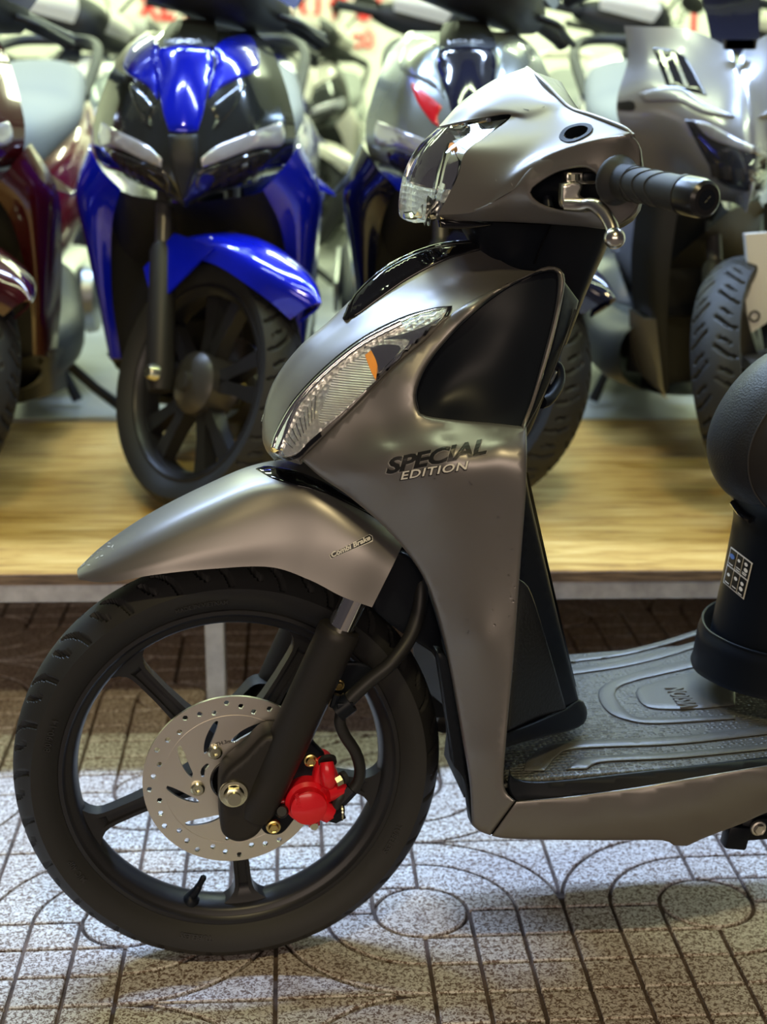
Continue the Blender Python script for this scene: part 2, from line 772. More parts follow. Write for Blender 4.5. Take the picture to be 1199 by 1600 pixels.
def tile_mesh(flip):
    """cells of one pressed tile, raised over the groove bed"""
    mb = MB()
    g = .0027
    h = .006
    cells = []

    def sq(x0, y0, x1, y1):
        cells.append([Vector((x0 + g, y0 + g)), Vector((x1 - g, y0 + g)), Vector((x1 - g, y1 - g)), Vector((x0 + g, y1 - g))])

    rc = TU * .97
    cells.append([Vector((math.cos(a) * (rc - g), math.sin(a) * (rc - g))) for a in [2 * PI * k / 40 for k in range(40)]])
    for q in range(4):
        a0 = q * PI / 2
        Rm = Matrix.Rotation(a0, 2)
        loc = []
        if (q % 2 == 0) != flip:
            # arcs at two and three units
            for r0, r1 in ((rc, 2 * TU), (2 * TU, 3 * TU)):
                n = 14
                a, b_ = [], []
                for k in range(n + 1):
                    for rr_, dst, sgn in ((r0 + g, a, 1), (r1 - g, b_, -1)):
                        m_ = math.asin(min(1, g / rr_))
                        t_ = m_ + (PI / 2 - 2 * m_) * k / n
                        dst.append(Vector((math.cos(t_) * rr_, math.sin(t_) * rr_)))
                loc.append(b_ + a[::-1])
            n = 14
            rr_ = 3 * TU + g
            m_ = math.acos(min(1, (3 * TU - g) / rr_))
            arc = [Vector((math.cos(t_) * rr_, math.sin(t_) * rr_)) for t_ in [m_ + (PI / 2 - 2 * m_) * k / n for k in range(n + 1)]]
            loc.append([Vector((3 * TU - g, 3 * TU - g))] + arc[::-1])
        else:
            for i in range(3):
                for j in range(3):
                    if i == 0 and j == 0:
                        rr_ = rc + g
                        m_ = math.asin(g / rr_)
                        arc = [Vector((math.cos(t_) * rr_, math.sin(t_) * rr_)) for t_ in [m_ + (PI / 2 - 2 * m_) * k / 10 for k in range(11)]]
                        e = TU * 1.0 - g
                        pts = [p for p in arc if p.x < e and p.y < e]
                        loc.append([Vector((e, e))] + pts[::-1]) if pts else None
                    else:
                        loc.append([Vector((i * TU + g, j * TU + g)), Vector(((i + 1) * TU - g, j * TU + g)),
                                    Vector(((i + 1) * TU - g, (j + 1) * TU - g)), Vector((i * TU + g, (j + 1) * TU - g))])
        cells += [[Rm @ p for p in c] for c in loc]
    for c in cells:
        n = len(c)
        ar = sum(c[i].x * c[(i + 1) % n].y - c[(i + 1) % n].x * c[i].y for i in range(n))
        if ar < 0:
            c = c[::-1]
        top = inset(c, .0018)
        V = [(p.x, p.y, -h) for p in c] + [(p.x, p.y, -.0012) for p in c] + [(p.x, p.y, 0) for p in top]
        Fc = []
        for k in (0, 1):
            Fc += [(k * n + i, k * n + (i + 1) % n, (k + 1) * n + (i + 1) % n, (k + 1) * n + i) for i in range(n)]
        Fc.append(tuple(range(2 * n, 3 * n)))
        mb.add(V, Fc)
    return mb


floor = MB().box((0, 3.2, -.031), (9, 8.6, .05)).build('floor', 'grout', smooth=0)
tag(floor, kind='structure')
tA = tile_mesh(False).build('tile', 'terrazzo', floor, smooth=0, fix=False)
tB = tile_mesh(True).build('tile', 'terrazzo', floor, smooth=0, fix=False)
TROT = R(3.4)
tc0 = ground(659, 1424)
used = [False, False]
for j in range(-1, 5):
    for i in range(-3, 4):
        k = (i + j) % 2
        src = (tA, tB)[k]
        o = src if not used[k] else link_copy(src, 'tile', floor)
        used[k] = True
        d = Matrix.Rotation(TROT, 2) @ Vector((i * T, j * T))
        o.location = (tc0.x + d.x, tc0.y + d.y, 0)
        o.rotation_euler = (0, 0, TROT)

# ------------------------------------------------------------------ display platform
STZ = .285
SF = 2.288
stage = empty('display_platform', (0, SF, 0), R(1.1), 'low plywood display platform on grey steel legs under the parked motorbikes', 'platform')
MB().box((0, .555, STZ - .009), (5.2, 1.11, .018), bev=.002).build('deck_board', 'plywood', stage, smooth=20)
MB().box((0, -.0015, STZ - .010), (5.2, .003, .016)).build('board_edge', 'ply_edge', stage, smooth=0)
MB().box((0, .02, STZ - .034), (5.2, .035, .03), bev=.003).build('front_rail', 'galvanised', stage, smooth=20)
MB().box((0, 1.08, STZ - .034), (5.2, .035, .03), bev=.003).build('rear_rail', 'galvanised', stage, smooth=20)
for x in (-1.75, -.268, 1.25):
    for y in (.022, 1.08):
        MB().box((x, y, (STZ - .049) / 2), (.031, .034, STZ - .049), bev=.003).build('leg', 'galvanised', stage, smooth=20)

# the shop room behind
shopfl = MB().box((0, 6.62, .170), (9, 6.4, .23)).build('floor_shop', 'shop_floor', smooth=0)
tag(shopfl, kind='structure')
wb = MB().box((0, 9.8, 1.7), (9, .12, 3.4)).build('wall_back', 'wall_paint', smooth=0)
tag(wb, kind='structure')
for sx, nm in ((-1, 'wall_left'), (1, 'wall_right')):
    tag(MB().box((sx * 4.45, 6.6, 1.7), (.12, 6.3, 3.4)).build(nm, 'wall_paint', smooth=0), kind='structure')
tag(MB().box((0, 6.2, 3.32), (9, 7.2, .1)).build('ceiling', 'ceiling_paint', smooth=0), kind='structure')

# red sign lettering on the back wall
def wall_text(txt, px, py, size, name, mt, w=None, depth=.02):
    r_ = ray(px, py)
    P = _C + r_ * ((9.74 - _C.y) / r_.y)
    t0 = text_mb(txt, size, lambda u, v, d: Vector((u, v, d)), 0, size * .02)
    k = (w / t0.w) if w else 1
    return text_mb(txt, size, lambda u, v, d: Vector((P.x + u * k, P.y - depth + d, P.z + v)), depth, size * .02).build(name, mt, smooth=0, fix=False)


s1 = wall_text('XE MÁY HỮU ĐỨC', 216, 30, .25, 'sign_lettering', 'sign_red', 1.56)
tag(s1, 'large red raised sign lettering on the pale back wall', 'sign')
s2 = wall_text('XE MÁY CŨ', 440, 74, .11, 'sign_small_lettering', 'sign_red', .56)
tag(s2, 'small red line of lettering below the large wall sign', 'sign')
bp_ = ray(1085, 15)
bp_ = _C + bp_ * ((9.73 - _C.y) / bp_.y)
bn = empty('wall_banner', (bp_.x, 9.72, 1.1), 0, 'white banner with a red stripe hanging on the back wall', 'banner')
MB().box((.12, .0, .6), (.5, .012, 1.2), bev=.002).build('cloth', 'white_gloss', bn, smooth=0)
MB().box((0, -.009, .6), (.035, .006, 1.2)).build('stripe', 'sign_red', bn, smooth=0)

# ================================================================== the grey scooter
FR = Frame((-.1809, 1.6662, 0), R(9.1))
S = FR.y
scooter = empty('motor_scooter', FR.O, FR.yaw, 'satin gunmetal grey scooter with red brake caliper parked on the tiled pavement', 'scooter')
AX = Vector((0, 0, .25))


def tyre_mb(Ro=.25, hw=.041, Rs=.199, sy=.027, seg=1000, periods=25, grooves='hook', prof_n=26):
    """torus-like tyre, grooves pressed into the tread; axis along y"""
    mb = MB()
    P = []
    # profile from the near bead over the crown to the far bead: (radius, y, tread coordinate -1..1 or None)
    side = [(Rs - .006, -sy + .004), (Rs, -sy), (Rs + .004, -sy - .004), (Rs + .012, -sy - .0095), (Rs + .021, -hw + .0012), (Rs + .029, -hw)]
    ysh = hw * .96
    rsh = Rs + .030
    tread = []
    for k in range(prof_n + 1):
        s_ = -1 + 2 * k / prof_n
        y = s_ * ysh
        r_ = Ro - (Ro - rsh) * (abs(s_) ** 2.3)
        tread.append((r_, y, s_))
    prof = [(a, b_, None) for a, b_ in side] + tread + [(a, -b_, None) for a, b_ in side[::-1]]
    n = len(prof)
    V = []
    for k in range(seg):
        th = 2 * PI * k / seg
        for r_, y, s_ in prof:
            d = 0.0
            if s_ is not None and grooves:
                u = abs(s_)
                ph = (k * periods / seg + (0 if s_ < 0 else .5)) % 1
                if grooves == 'hook':
                    # long sweeping groove
                    if .10 < u < .93:
                        g = (.16 + .55 * (1 - u) ** 1.6) % 1
                        e = abs((ph - g + .5) % 1 - .5)
                        if e < .055:
                            d = .006
                    # short hook between
                    if .34 < u < .78:
                        g = (.66 + .42 * (.78 - u)) if u < .66 else (.66 + .05 + .9 * (u - .66) * -1 + .0)
                        e = abs((ph - g + .5) % 1 - .5)
                        if e < .05:
                            d = .006
                    if u > .93:
                        d = 0
                else:
                    g = .5 + .34 * (1 if int(u * 6) % 2 else -1) * ((u * 6) % 1 - .5)
                    e = abs((ph - g + .5) % 1 - .5)
                    if e < .10 and .12 < u < .9:
                        d = .007
                if .965 < u:
                    d = -.0006
            r2 = r_ - d
            V.append((r2 * math.cos(th), y, r2 * math.sin(th)))
    Fc = []
    for k in range(seg):
        k2 = (k + 1) % seg
        for i in range(n - 1):
            Fc.append((k * n + i, k * n + i + 1, k2 * n + i + 1, k2 * n + i))
    return mb.add(V, Fc)


def shift(mb, d):
    mb.v = [(x + d[0], y + d[1], z + d[2]) for x, y, z in mb.v]
    return mb


tyre = shift(tyre_mb(), AX).build('tyre', 'rubber', scooter, smooth=50, fix=False)


# raised sidewall lettering
def on_sidewall(r0, a0, dirn=1):
    def fn(u, v, d):
        r_ = r0 + v
        a = a0 - u / r0
        y = -.0405 if r_ > .222 else -.0365 - .0035 * (r_ - .208) / .014
        return AX + Vector((r_ * math.cos(a), y - .0008 + d, r_ * math.sin(a)))
    return fn


for txt, a0, sz in (('80/90-14', R(168), .011), ('TUBELESS', R(262), .009), ('MADE IN VIETNAM', R(106), .007), ('M/C 40P', R(215), .009), ('TUBELESS', R(338), .009)):
    text_mb(txt, sz, on_sidewall(.209, a0), .0012, .0002).build('sidewall_lettering', 'rubber_letter', tyre, smooth=0, fix=False)

# rim
rim = MB()
rim.lathe([(.1985, .026), (.1995, -.026), (.198, -.0285), (.1935, -.0285), (.191, -.025), (.189, -.0235), (.1845, -.0225), (.181, -.019),
           (.178, -.010), (.1765, .0), (.178, .010), (.181, .019), (.1845, .0225), (.191, .025), (.1985, .0285)], AX, (0, 1, 0), 128)
wheel = rim.build('wheel_rim', 'wheel_paint', scooter, smooth=40)

for k in range(5):
    a = R(58 + 72 * k)
    er = Vector((math.cos(a), 0, math.sin(a)))
    et = Vector((-math.sin(a), 0, math.cos(a)))
    rows = []
    for r_, w, hh, rc in ((.030, .016, .020, 0), (.055, .0135, .017, .0), (.062, .0128, .016, .006), (.09, .0105, .0125, .006), (.12, .0095, .011, .006),
                          (.148, .0098, .0105, .006), (.158, .0105, .0105, .006), (.165, .0125, .011, 0), (.172, .018, .012, 0), (.180, .030, .014, 0)):
        q = w * .55
        sec = [(-w, -hh), (-q, -hh), (-q * .92, -hh + rc), (q * .92, -hh + rc), (q, -hh), (w, -hh), (w * 1.0, 0), (w, hh), (q, hh), (q * .92, hh - rc), (-q * .92, hh - rc), (-q, hh), (-w, hh), (-w, 0)]
        rows.append([AX + er * r_ + et * x + Vector((0, y + .0, 0)) for x, y in sec])
    mb = MB()
    n = len(rows[0])
    for i in range(len(rows) - 1):
        mb.add(rows[i] + rows[i + 1], [(j, (j + 1) % n, n + (j + 1) % n, n + j) for j in range(n)])
    mb.build('spoke', 'wheel_paint', wheel, smooth=38)

MB().lathe([(.0, -.034), (.012, -.034), (.026, -.034), (.031, -.030), (.033, -.02), (.036, -.012), (.036, .02), (.03, .034), (0, .034)], AX, (0, 1, 0), 48).build('hub', 'wheel_paint', wheel, smooth=35)

# tyre valve
vd = Vector((math.cos(R(253)), 0, math.sin(R(253))))
vb = AX + vd * .179 + Vector((0, -.012, 0))
vt = vb - vd * .036 + Vector((.006, -.007, 0))
MB().tube([vb + vd * .004, vb - vd * .003, vb - vd * .005, vb - vd * .008, vb.lerp(vt, .45), vb.lerp(vt, .6), vb.lerp(vt, .62), vb.lerp(vt, .95), vt],
          [.0098, .0098, .0085, .0062, .0048, .0045, .0038, .0038, .0025], 16).build('tyre_valve', 'satin_black', wheel, smooth=40)

# ---------------------------------------------------------------- brake disc
DY = -.050
disc_loops = [[(.103 * math.cos(2 * PI * k / 64), .103 * math.sin(2 * PI * k / 64)) for k in range(64)],
              [(.0265 * math.cos(2 * PI * k / 32), .0265 * math.sin(2 * PI * k / 32)) for k in range(32)]]


def circ(cx, cy, r_, n=12):
    return [(cx + r_ * math.cos(2 * PI * k / n), cy + r_ * math.sin(2 * PI * k / n)) for k in range(n)]


for k in range(36):
    a = 2 * PI * k / 36 + .05
    rr_ = (.0955, .0865, .0910)[k % 3]
    disc_loops.append(circ(rr_ * math.cos(a), rr_ * math.sin(a), .0034))
for k in range(9):
    a0 = 2 * PI * k / 9 + .16
    up, dn = [], []
    for j in range(7):
        t_ = j / 6
        r_ = .047 + .029 * t_
        a = a0 - .62 * t_ + .16 * t_ * t_
        w = .0058 * math.sin(PI * (.12 + .80 * t_)) ** .7 / r_
        up.append(((r_) * math.cos(a + w), r_ * math.sin(a + w)))
        dn.append(((r_) * math.cos(a - w), r_ * math.sin(a - w)))
    disc_loops.append(up + dn[::-1])
for k in range(3):
    a0 = 2 * PI * k / 3 + .62
    lp = [(r_ * math.cos(a0 + d), r_ * math.sin(a0 + d)) for r_, d in ((.0375, -.22), (.0395, 0), (.0375, .22), (.0335, .24), (.0345, 0), (.0335, -.24))]
    disc_loops.append(lp)


def disc_fn(u, v, d):
    return Vector((u, DY + d, .25 + v))


disc = sheet(disc_loops, disc_fn, .0034, 0, .004, 0, inner=False)
# far face
back = sheet(disc_loops, lambda u, v, d: Vector((u, DY + .004, .25 + v)), .0034, inner=False)
disc.add(back.v, back.f)
dob = disc.build('brake_disc', 'steel_disc', scooter, smooth=25)
for rr_ in (.0805, .0795):
    pass
MB().lathe([(.0803, DY + .0002), (.0803, DY - .0006), (.0793, DY - .0006), (.0793, DY + .0002)], AX, (0, 1, 0), 96).build('step_ring', 'steel_disc', dob, smooth=30)
for a in (R(118), R(190), R(262), R(334), R(46)):
    c = AX + Vector((math.cos(a) * .0415, DY, math.sin(a) * .0415))
    MB().lathe([(.0, -.0022), (.0028, -.0022), (.0032, -.005), (.0062, -.005), (.0082, -.0035), (.0085, 0), (0, .002)], c, (0, 1, 0), 24).build('disc_bolt', 'zinc_pale', dob, smooth=35)
text_mb('MIN.TH.3mm', .0062, lambda u, v, d: AX + Vector(((.0465 + v) * math.cos(R(128) - u / .0465), DY - .0003 + d, (.0465 + v) * math.sin(R(128) - u / .0465))), 0, .0001).build('disc_lettering', 'fork_paint', dob, smooth=0, fix=False)
MB().lathe([(.0265, DY + .004), (.0258, DY - .002), (.024, DY - .003), (.020, DY + .004), (.018, DY - .002), (.0155, DY - .004), (.014, DY - .0145), (.0115, DY - .0155), (0, DY - .0155)], AX, (0, 1, 0), 40).build('hub_seal', 'gloss_black', scooter, smooth=40)
MB().lathe([(.0125, DY - .010), (.0125, DY - .026), (0, DY - .026)], AX, (0, 1, 0), 32).build('axle_spacer', 'chrome', scooter, smooth=30)

# ---------------------------------------------------------------- fork
FY = -.084
fa = S(403, 1262, FY)
fb = S(531, 985, FY)
fd = (fb - fa).normalized()
ftop = fb + fd * .075


def pxy(y):
    return lambda u, v, d: S(u, v, y) + Vector((0, d, 0))


for side in (1, -1):
    def mir(mb):
        return mb if side == 1 else mb.mirror()
    leg = MB()
    L = (fb - fa).length
    leg.tube([fa - fd * .012, fa, fa + fd * .03, fa + fd * L * .33, fa + fd * L * .335, fa + fd * (L - .012), fa + fd * (L - .010), fa + fd * L, fa + fd * (L + .003), fa + fd * (L + .003)],
             [.017, .0205, .0225, .0232, .0238, .0238, .0246, .0246, .0225, .012], 36)
    lug = sheet([[(344, 1232), (352, 1208), (382, 1182), (412, 1152), (440, 1150), (472, 1166), (465, 1192), (448, 1228), (430, 1268), (412, 1296), (399, 1311), (376, 1319), (356, 1313), (346, 1298), (344, 1262)]],
                lambda u, v, d: S(u, v, FY - .012) + Vector((0, d, 0)), 5, 7, .032, .007)
    leg.add(lug.v, lug.f)
    mir(leg).build('fork_slider', 'fork_paint', scooter, smooth=40)
    mir(MB().tube([fb - fd * .01, ftop], .0148, 32)).build('fork_tube', 'chrome', scooter, smooth=40)
    nut = MB()
    c = S(366, 1241, FY - .014)
    nut.lathe([(.0, -.0145), (.0075, -.0145), (.0078, -.004), (.0078, 0)], c, (0, 1, 0), 24)
    nut.lathe([(.0, -.0095), (.0095, -.0095), (.0115, -.0085), (.0115, -.001)], c, (0, 1, 0), 6)
    nut.lathe([(.0115, -.0015), (.0155, -.001), (.0165, .001), (.0165, .003)], c, (0, 1, 0), 32)
    mir(nut).build('axle_nut', 'zinc_pale', scooter, smooth=30)

# caliper carrier
BY = -.068
br = sheet([[(452, 1128, 1), (478, 1150), (498, 1170), (512, 1186), (520, 1205), (500, 1240), (470, 1270), (446, 1300), (430, 1306), (412, 1300), (405, 1270), (420, 1200)]], pxy(BY), 5, 4, .010, .003)
cal = br.build('caliper_bracket', 'satin_black', scooter, smooth=40)


def bolt(px, py, y, r_, mt, parent, name='bolt', flange=True):
    c = S(px, py, y)
    b_ = MB()
    b_.lathe([(0, -.0062), (r_ * .40, -.0062), (r_ * .5, -.0068), (r_ * .66, -.0068), (r_ * .72, -.006), (r_ * .72, 0)], c, (0, 1, 0), 6)
    if flange:
        b_.lathe([(r_ * .7, -.0022), (r_ * .92, -.0016), (r_, -.0002), (r_, .002)], c, (0, 1, 0), 28)
    return b_.build(name, mt, parent, smooth=28)


bolt(486, 1188, BY - .001, .0082, 'zinc_gold', cal)
bolt(428, 1292, BY - .014, .0085, 'zinc_gold', cal)

# caliper
CY = -.082
cp = MB()
c = S(481, 1253, CY)
cp.lathe([(0, -.018), (.0185, -.018), (.0205, -.0165), (.021, -.004), (.0255, -.001), (.0265, .012), (.0265, .026)], c, (0, 1, 0), 48)
arm = sheet([[(497, 1196), (508, 1189), (522, 1196), (530, 1215), (537, 1236), (534, 1262), (518, 1279), (500, 1283), (496, 1268), (494, 1240), (490, 1222)]], pxy(CY), 4, 4, .03, .004)
cp.add(arm.v, arm.f)
ear = sheet([[(431, 1258), (440, 1250), (458, 1248), (470, 1252), (468, 1268), (452, 1266), (436, 1276), (430, 1268)]], pxy(CY + .006), 4, 3, .016, .003)
cp.add(ear.v, ear.f)
cp.tube([S(511, 1191, CY - .006), S(512, 1200, CY - .009), S(514, 1221, CY - .009), S(515, 1226, CY - .006)], [.0078, .0088, .0092, .007], 20)
cp.tube([S(512, 1240, CY - .006), S(540, 1232, CY)], [.010, .0085], 16)
cp.tube([S(500, 1262, CY - .004), S(518, 1272, CY - .006), S(519, 1273, CY - .006)], [.013, .0115, .010], 20)
cp.tube([S(489, 1276, CY), S(492, 1290, CY - .002)], [.0085, .0068], 14)
calo = cp.build('brake_caliper', 'caliper_red', scooter, smooth=40)
tag(calo, 'glossy red brake caliper with round piston housing')
text_mb('Nissin', .0075, lambda u, v, d: S(472, 1262, CY - .0184) + Vector((-v * .97 - u * .2, d, u * .97 - v * .2)), .0006, .00025).build('caliper_lettering', 'caliper_red', calo, smooth=0, fix=False)
MB().tube([S(519, 1272, CY - .006), S(523, 1274, CY - .007), S(536, 1267, CY - .007), S(538, 1267, CY - .007)], [.0098, .0105, .0105, .0085], 6).build('banjo_bolt', 'satin_black', calo, smooth=30)
MB().tube([S(533, 1267.5, CY - .007), S(535.5, 1267.3, CY - .007)], .0109, 20).build('banjo_washer', 'zinc_pale', calo, smooth=30)
MB().tube([S(441, 1268, CY - .014), S(441, 1268, CY - .004), S(441, 1266, CY + .006)], [.0055, .0078, .0085], 18).build('pin_boot', 'matte_black', calo, smooth=40)
MB().tube([S(491, 1288, CY - .006), S(492, 1292, CY - .012)], [.006, .0048], 6).build('pad_pin', 'zinc_pale', calo, smooth=30)
MB().tube([S(513, 1192, CY + .0), S(512, 1187, CY + .004)], .0105, 16).build('slide_boot', 'matte_black', calo, smooth=40)
MB().tube([S(525, 1222, CY - .012), S(534, 1217, CY - .010)], .0062, 6).build('bleed_nipple', 'zinc_pale', calo, smooth=30)
MB().tube([S(535, 1216, CY - .010), S(541, 1213, CY - .008)], .0075, 14).build('bleed_cap', 'matte_black', calo, smooth=40)

# hoses
HY = -.085
low = [S(*p) for p in ((527, 1262, CY - .006), (531, 1246, CY - .006), (545, 1240, HY), (560, 1222, HY), (563, 1200, HY), (556, 1175, HY), (540, 1150, HY), (532, 1130, HY), (534, 1112, HY))]
MB().tube(cr(low, 8), .0068, 16).build('brake_hose', 'hose', scooter, smooth=45)
MB().tube([S(532, 1251, HY - .001), S(550, 1232, HY - .001)], [.0085, .0085], 6).build('hose_ferrule', 'satin_black', scooter, smooth=30)
up = [S(*p) for p in ((534, 1114, HY), (548, 1092, HY), (578, 1064, HY), (612, 1036, HY), (640, 998, HY + .01), (655, 955, HY + .02), (659, 910, HY + .03), (655, 870, HY + .05), (640, 820, HY + .06))]
MB().tube(cr(up, 8), .0082, 18).build('hose_sleeve', 'hose', scooter, smooth=45)
cl = MB()
cl.tube([S(527, 1112, HY), S(548, 1096, HY)], .0125, 14)
cl.tube([S(521, 1105, HY - .002), S(527, 1085, HY - .002)], .0045, 8)
cl.box(S(540, 1104, HY - .008), (.018, .006, .010), bev=.001)
cl.build('hose_clip', 'satin_black', scooter, smooth=35)
pl = sheet([[(508, 1060, 1), (524, 1040), (560, 1036), (585, 1048), (566, 1062), (545, 1090), (528, 1100), (515, 1085)]], pxy(-.06), 4, 3, .004, .001)
hb = pl.build('hose_bracket', 'satin_black', scooter, smooth=35)
bolt(530, 1070, -.061, .0068, 'zinc_gold', hb)

# ---------------------------------------------------------------- bodywork of the grey scooter
def L_(pts):
    return [S(*p) for p in pts]


def sym(lines, nu=8, nv=8):
    """surface through lines given from the centre line to the near side, mirrored to the far side"""
    full = [[Vector((p.x, -p.y, p.z)) for p in l] for l in lines[:0:-1]] + lines
    mb = MB()
    # rows = lines (v along each line); u across
    mb.grid(full, nu, nv)
    return mb


# front mudguard
fl = [L_([(121, 892, 0), (158, 859, 0), (230, 812, 0), (318, 768, 0), (398, 735, 0), (478, 726, 0), (560, 752, 0), (650, 815, 0)]),
      L_([(121, 896, -.008), (160, 870, -.022), (233, 828, -.032), (324, 786, -.038), (410, 755, -.043), (486, 752, -.049), (562, 788, -.056), (640, 838, -.060)]),
      L_([(122, 899, -.014), (163, 884, -.038), (237, 850, -.052), (330, 815, -.059), (425, 787, -.064), (498, 782, -.075), (566, 815, -.086), (628, 856, -.092)]),
      L_([(123, 903, -.018), (167, 898, -.046), (241, 878, -.063), (331, 856, -.071), (430, 840, -.077), (505, 838, -.091), (562, 858, -.102), (613, 887, -.106)]),
      L_([(125, 906, -.020), (170, 910, -.049), (243, 898, -.067), (330, 889, -.075), (422, 886, -.081), (484, 906, -.095), (535, 932, -.106), (582, 949, -.110)])]
fender = sym(fl, 12, 12)
FB = fender.bvh()
fend = fender.solid(.003).build('front_mudguard', 'satin_grey', scooter, smooth=45)


def decal(name, bvh, loops, off, step, mt, parent, rim=0, rdepth=0, thick=0.0, smooth=50, mirror=False):
    """thin panel lying on a hull, given by its outline in the side view"""
    def fn(u, v, d):
        return FR.hit(u, v, bvh, off - d)
    mb = sheet(loops, fn, step, rim, thick, rdepth)
    o = mb.build(name, mt, parent, smooth=smooth)
    if mirror:
        mb.mirror().build(name, mt, parent, smooth=smooth)
    return o


def px_text(name, txt, p0, p1, size_px, bvh, off, mt, parent, shear=0.0, bold=0.0, spacing=1.0, width=None):
    """lettering on a hull along the line p0-p1"""
    a, b_ = Vector(p0), Vector(p1)
    e = (b_ - a).normalized()
    q = Vector((e.y, -e.x))
    w = text_mb(txt, size_px, lambda u, v, d: Vector((u, v, d)), 0, bold, shear, 3, spacing).w
    k = (b_ - a).length / w
    mb = text_mb(txt, size_px, lambda u, v, d: FR.hit(*(a + e * (u * k) + q * v), bvh, off), 0, bold, shear, 3, spacing)
    return mb.build(name, mt, parent, smooth=0, fix=False)


decal('mudguard_sticker', FB, [[(515, 867, 1), (578, 835, 1), (583, 838, 1), (583, 846, 1), (518, 873, 1)]], .0006, 5, 'decal_white', fend)
decal('mudguard_sticker_field', FB, [[(516, 867, 1), (577, 836, 1), (582, 839, 1), (582, 845, 1), (519, 872, 1)]], .0010, 5, 'decal_black', fend)
px_text('mudguard_lettering', 'Combi Brake', (519, 871), (580, 843), 10.5, FB, .0014, 'decal_white', fend, .25, .35)
decal('mudguard_insert', FB, [[(400, 733, 1), (416, 728), (440, 731), (470, 738), (520, 760), (585, 800), (618, 828, 1), (560, 795), (500, 768), (455, 757), (425, 747)]], .0012, 6, 'gloss_black', fend, 2, .001, .003)
for q in range(26):
    u = rng.random()
    px, py = 128 + 62 * u * u + rng.uniform(-4, 4), 889 - 42 * u + rng.uniform(-6, 10)
    l, a = rng.uniform(2, 6), rng.uniform(-1.2, 1.2)
    w = rng.uniform(.5, 1.1)
    try:
        decal('scratch', FB, [[(px, py, 1), (px + l * math.cos(a), py + l * math.sin(a), 1), (px + l * math.cos(a) + w, py + l * math.sin(a) + w, 1), (px + w, py + w * 1.4, 1)]], .0006, 4, 'scuff', fend)
    except Exception:
        pass

# rear half of the mudguard behind the fork
rf = sheet([[(596, 880, 1), (622, 862), (652, 880), (672, 930), (690, 990), (696, 1030), (660, 1010), (622, 985), (592, 960, 1), (584, 945)]], pxy(-.062), 6, 4, .01, .003)
mudr = rf.build('mudguard_rear', 'satin_black', scooter, smooth=45)
rf.mirror().build('mudguard_rear', 'satin_black', scooter, smooth=45)
rows = []
for a_ in range(-8, 64, 8):
    a = R(a_)
    rows.append([AX + Vector((.275 * math.cos(a), y, .275 * math.sin(a))) for y in (-.06, -.03, 0, .03, .06)])
MB().grid(rows, 3, 3).solid(.003).build('mudguard_liner', 'matte_black', scooter, smooth=45)

# nose hull: front cover
nl = [L_([(430, 720, 0), (413, 694, 0), (413, 645, 0), (430, 594, 0), (468, 543, 0), (515, 502, 0), (556, 462, 0), (612, 413, 0), (685, 383, 0), (762, 376, 0)]),
      L_([(430, 719, -0.0155), (415, 697, -0.0174), (421, 652, -0.0211), (443, 602, -0.0236), (484, 553, -0.0248), (532, 513, -0.0260), (578, 476, -0.0260), (635, 436, -0.0248), (702, 402, -0.0223), (770, 386, -0.0186)]),
      L_([(434, 717, -0.0380), (424, 700, -0.0426), (437, 662, -0.0502), (464, 616, -0.0547), (507, 568, -0.0578), (556, 525, -0.0593), (603, 492, -0.0593), (660, 460, -0.0578), (722, 432, -0.0532), (785, 408, -0.0471)]),
      L_([(446, 719, -0.0702), (440, 706, -0.0756), (462, 676, -0.0828), (497, 634, -0.0882), (540, 589, -0.0909), (586, 546, -0.0927), (630, 512, -0.0927), (680, 477, -0.0900), (745, 447, -0.0855), (815, 421, -0.0792)]),
      L_([(470, 726, -.094), (470, 716, -.097), (497, 690, -.104), (534, 652, -.110), (578, 608, -.114), (620, 568, -.116), (660, 532, -.116), (702, 494, -.113), (765, 457, -.108), (850, 424, -.120)]),
      ]
nose = sym(nl, 12, 14)
NB = nose.bvh()
nos = nose.solid(.003).build('front_cover', 'satin_grey', scooter, smooth=45)

# glossy upper garnish
decal('upper_garnish', NB, [[(538, 494, 1), (552, 468), (600, 424), (650, 398), (700, 385), (764, 378, 1), (762, 388), (700, 406), (640, 436), (590, 470), (560, 492), (545, 499)]], .003, 5, 'gloss_black', nos, 3, .0025, .004)
gl = MB().tube(cr(L_([(541, 499, -.022), (562, 460, -.004), (614, 415, 0), (686, 386, 0), (762, 379, 0)]), 8), .004, 8)
gl.build('garnish_edge', 'gloss_black', nos, smooth=45)

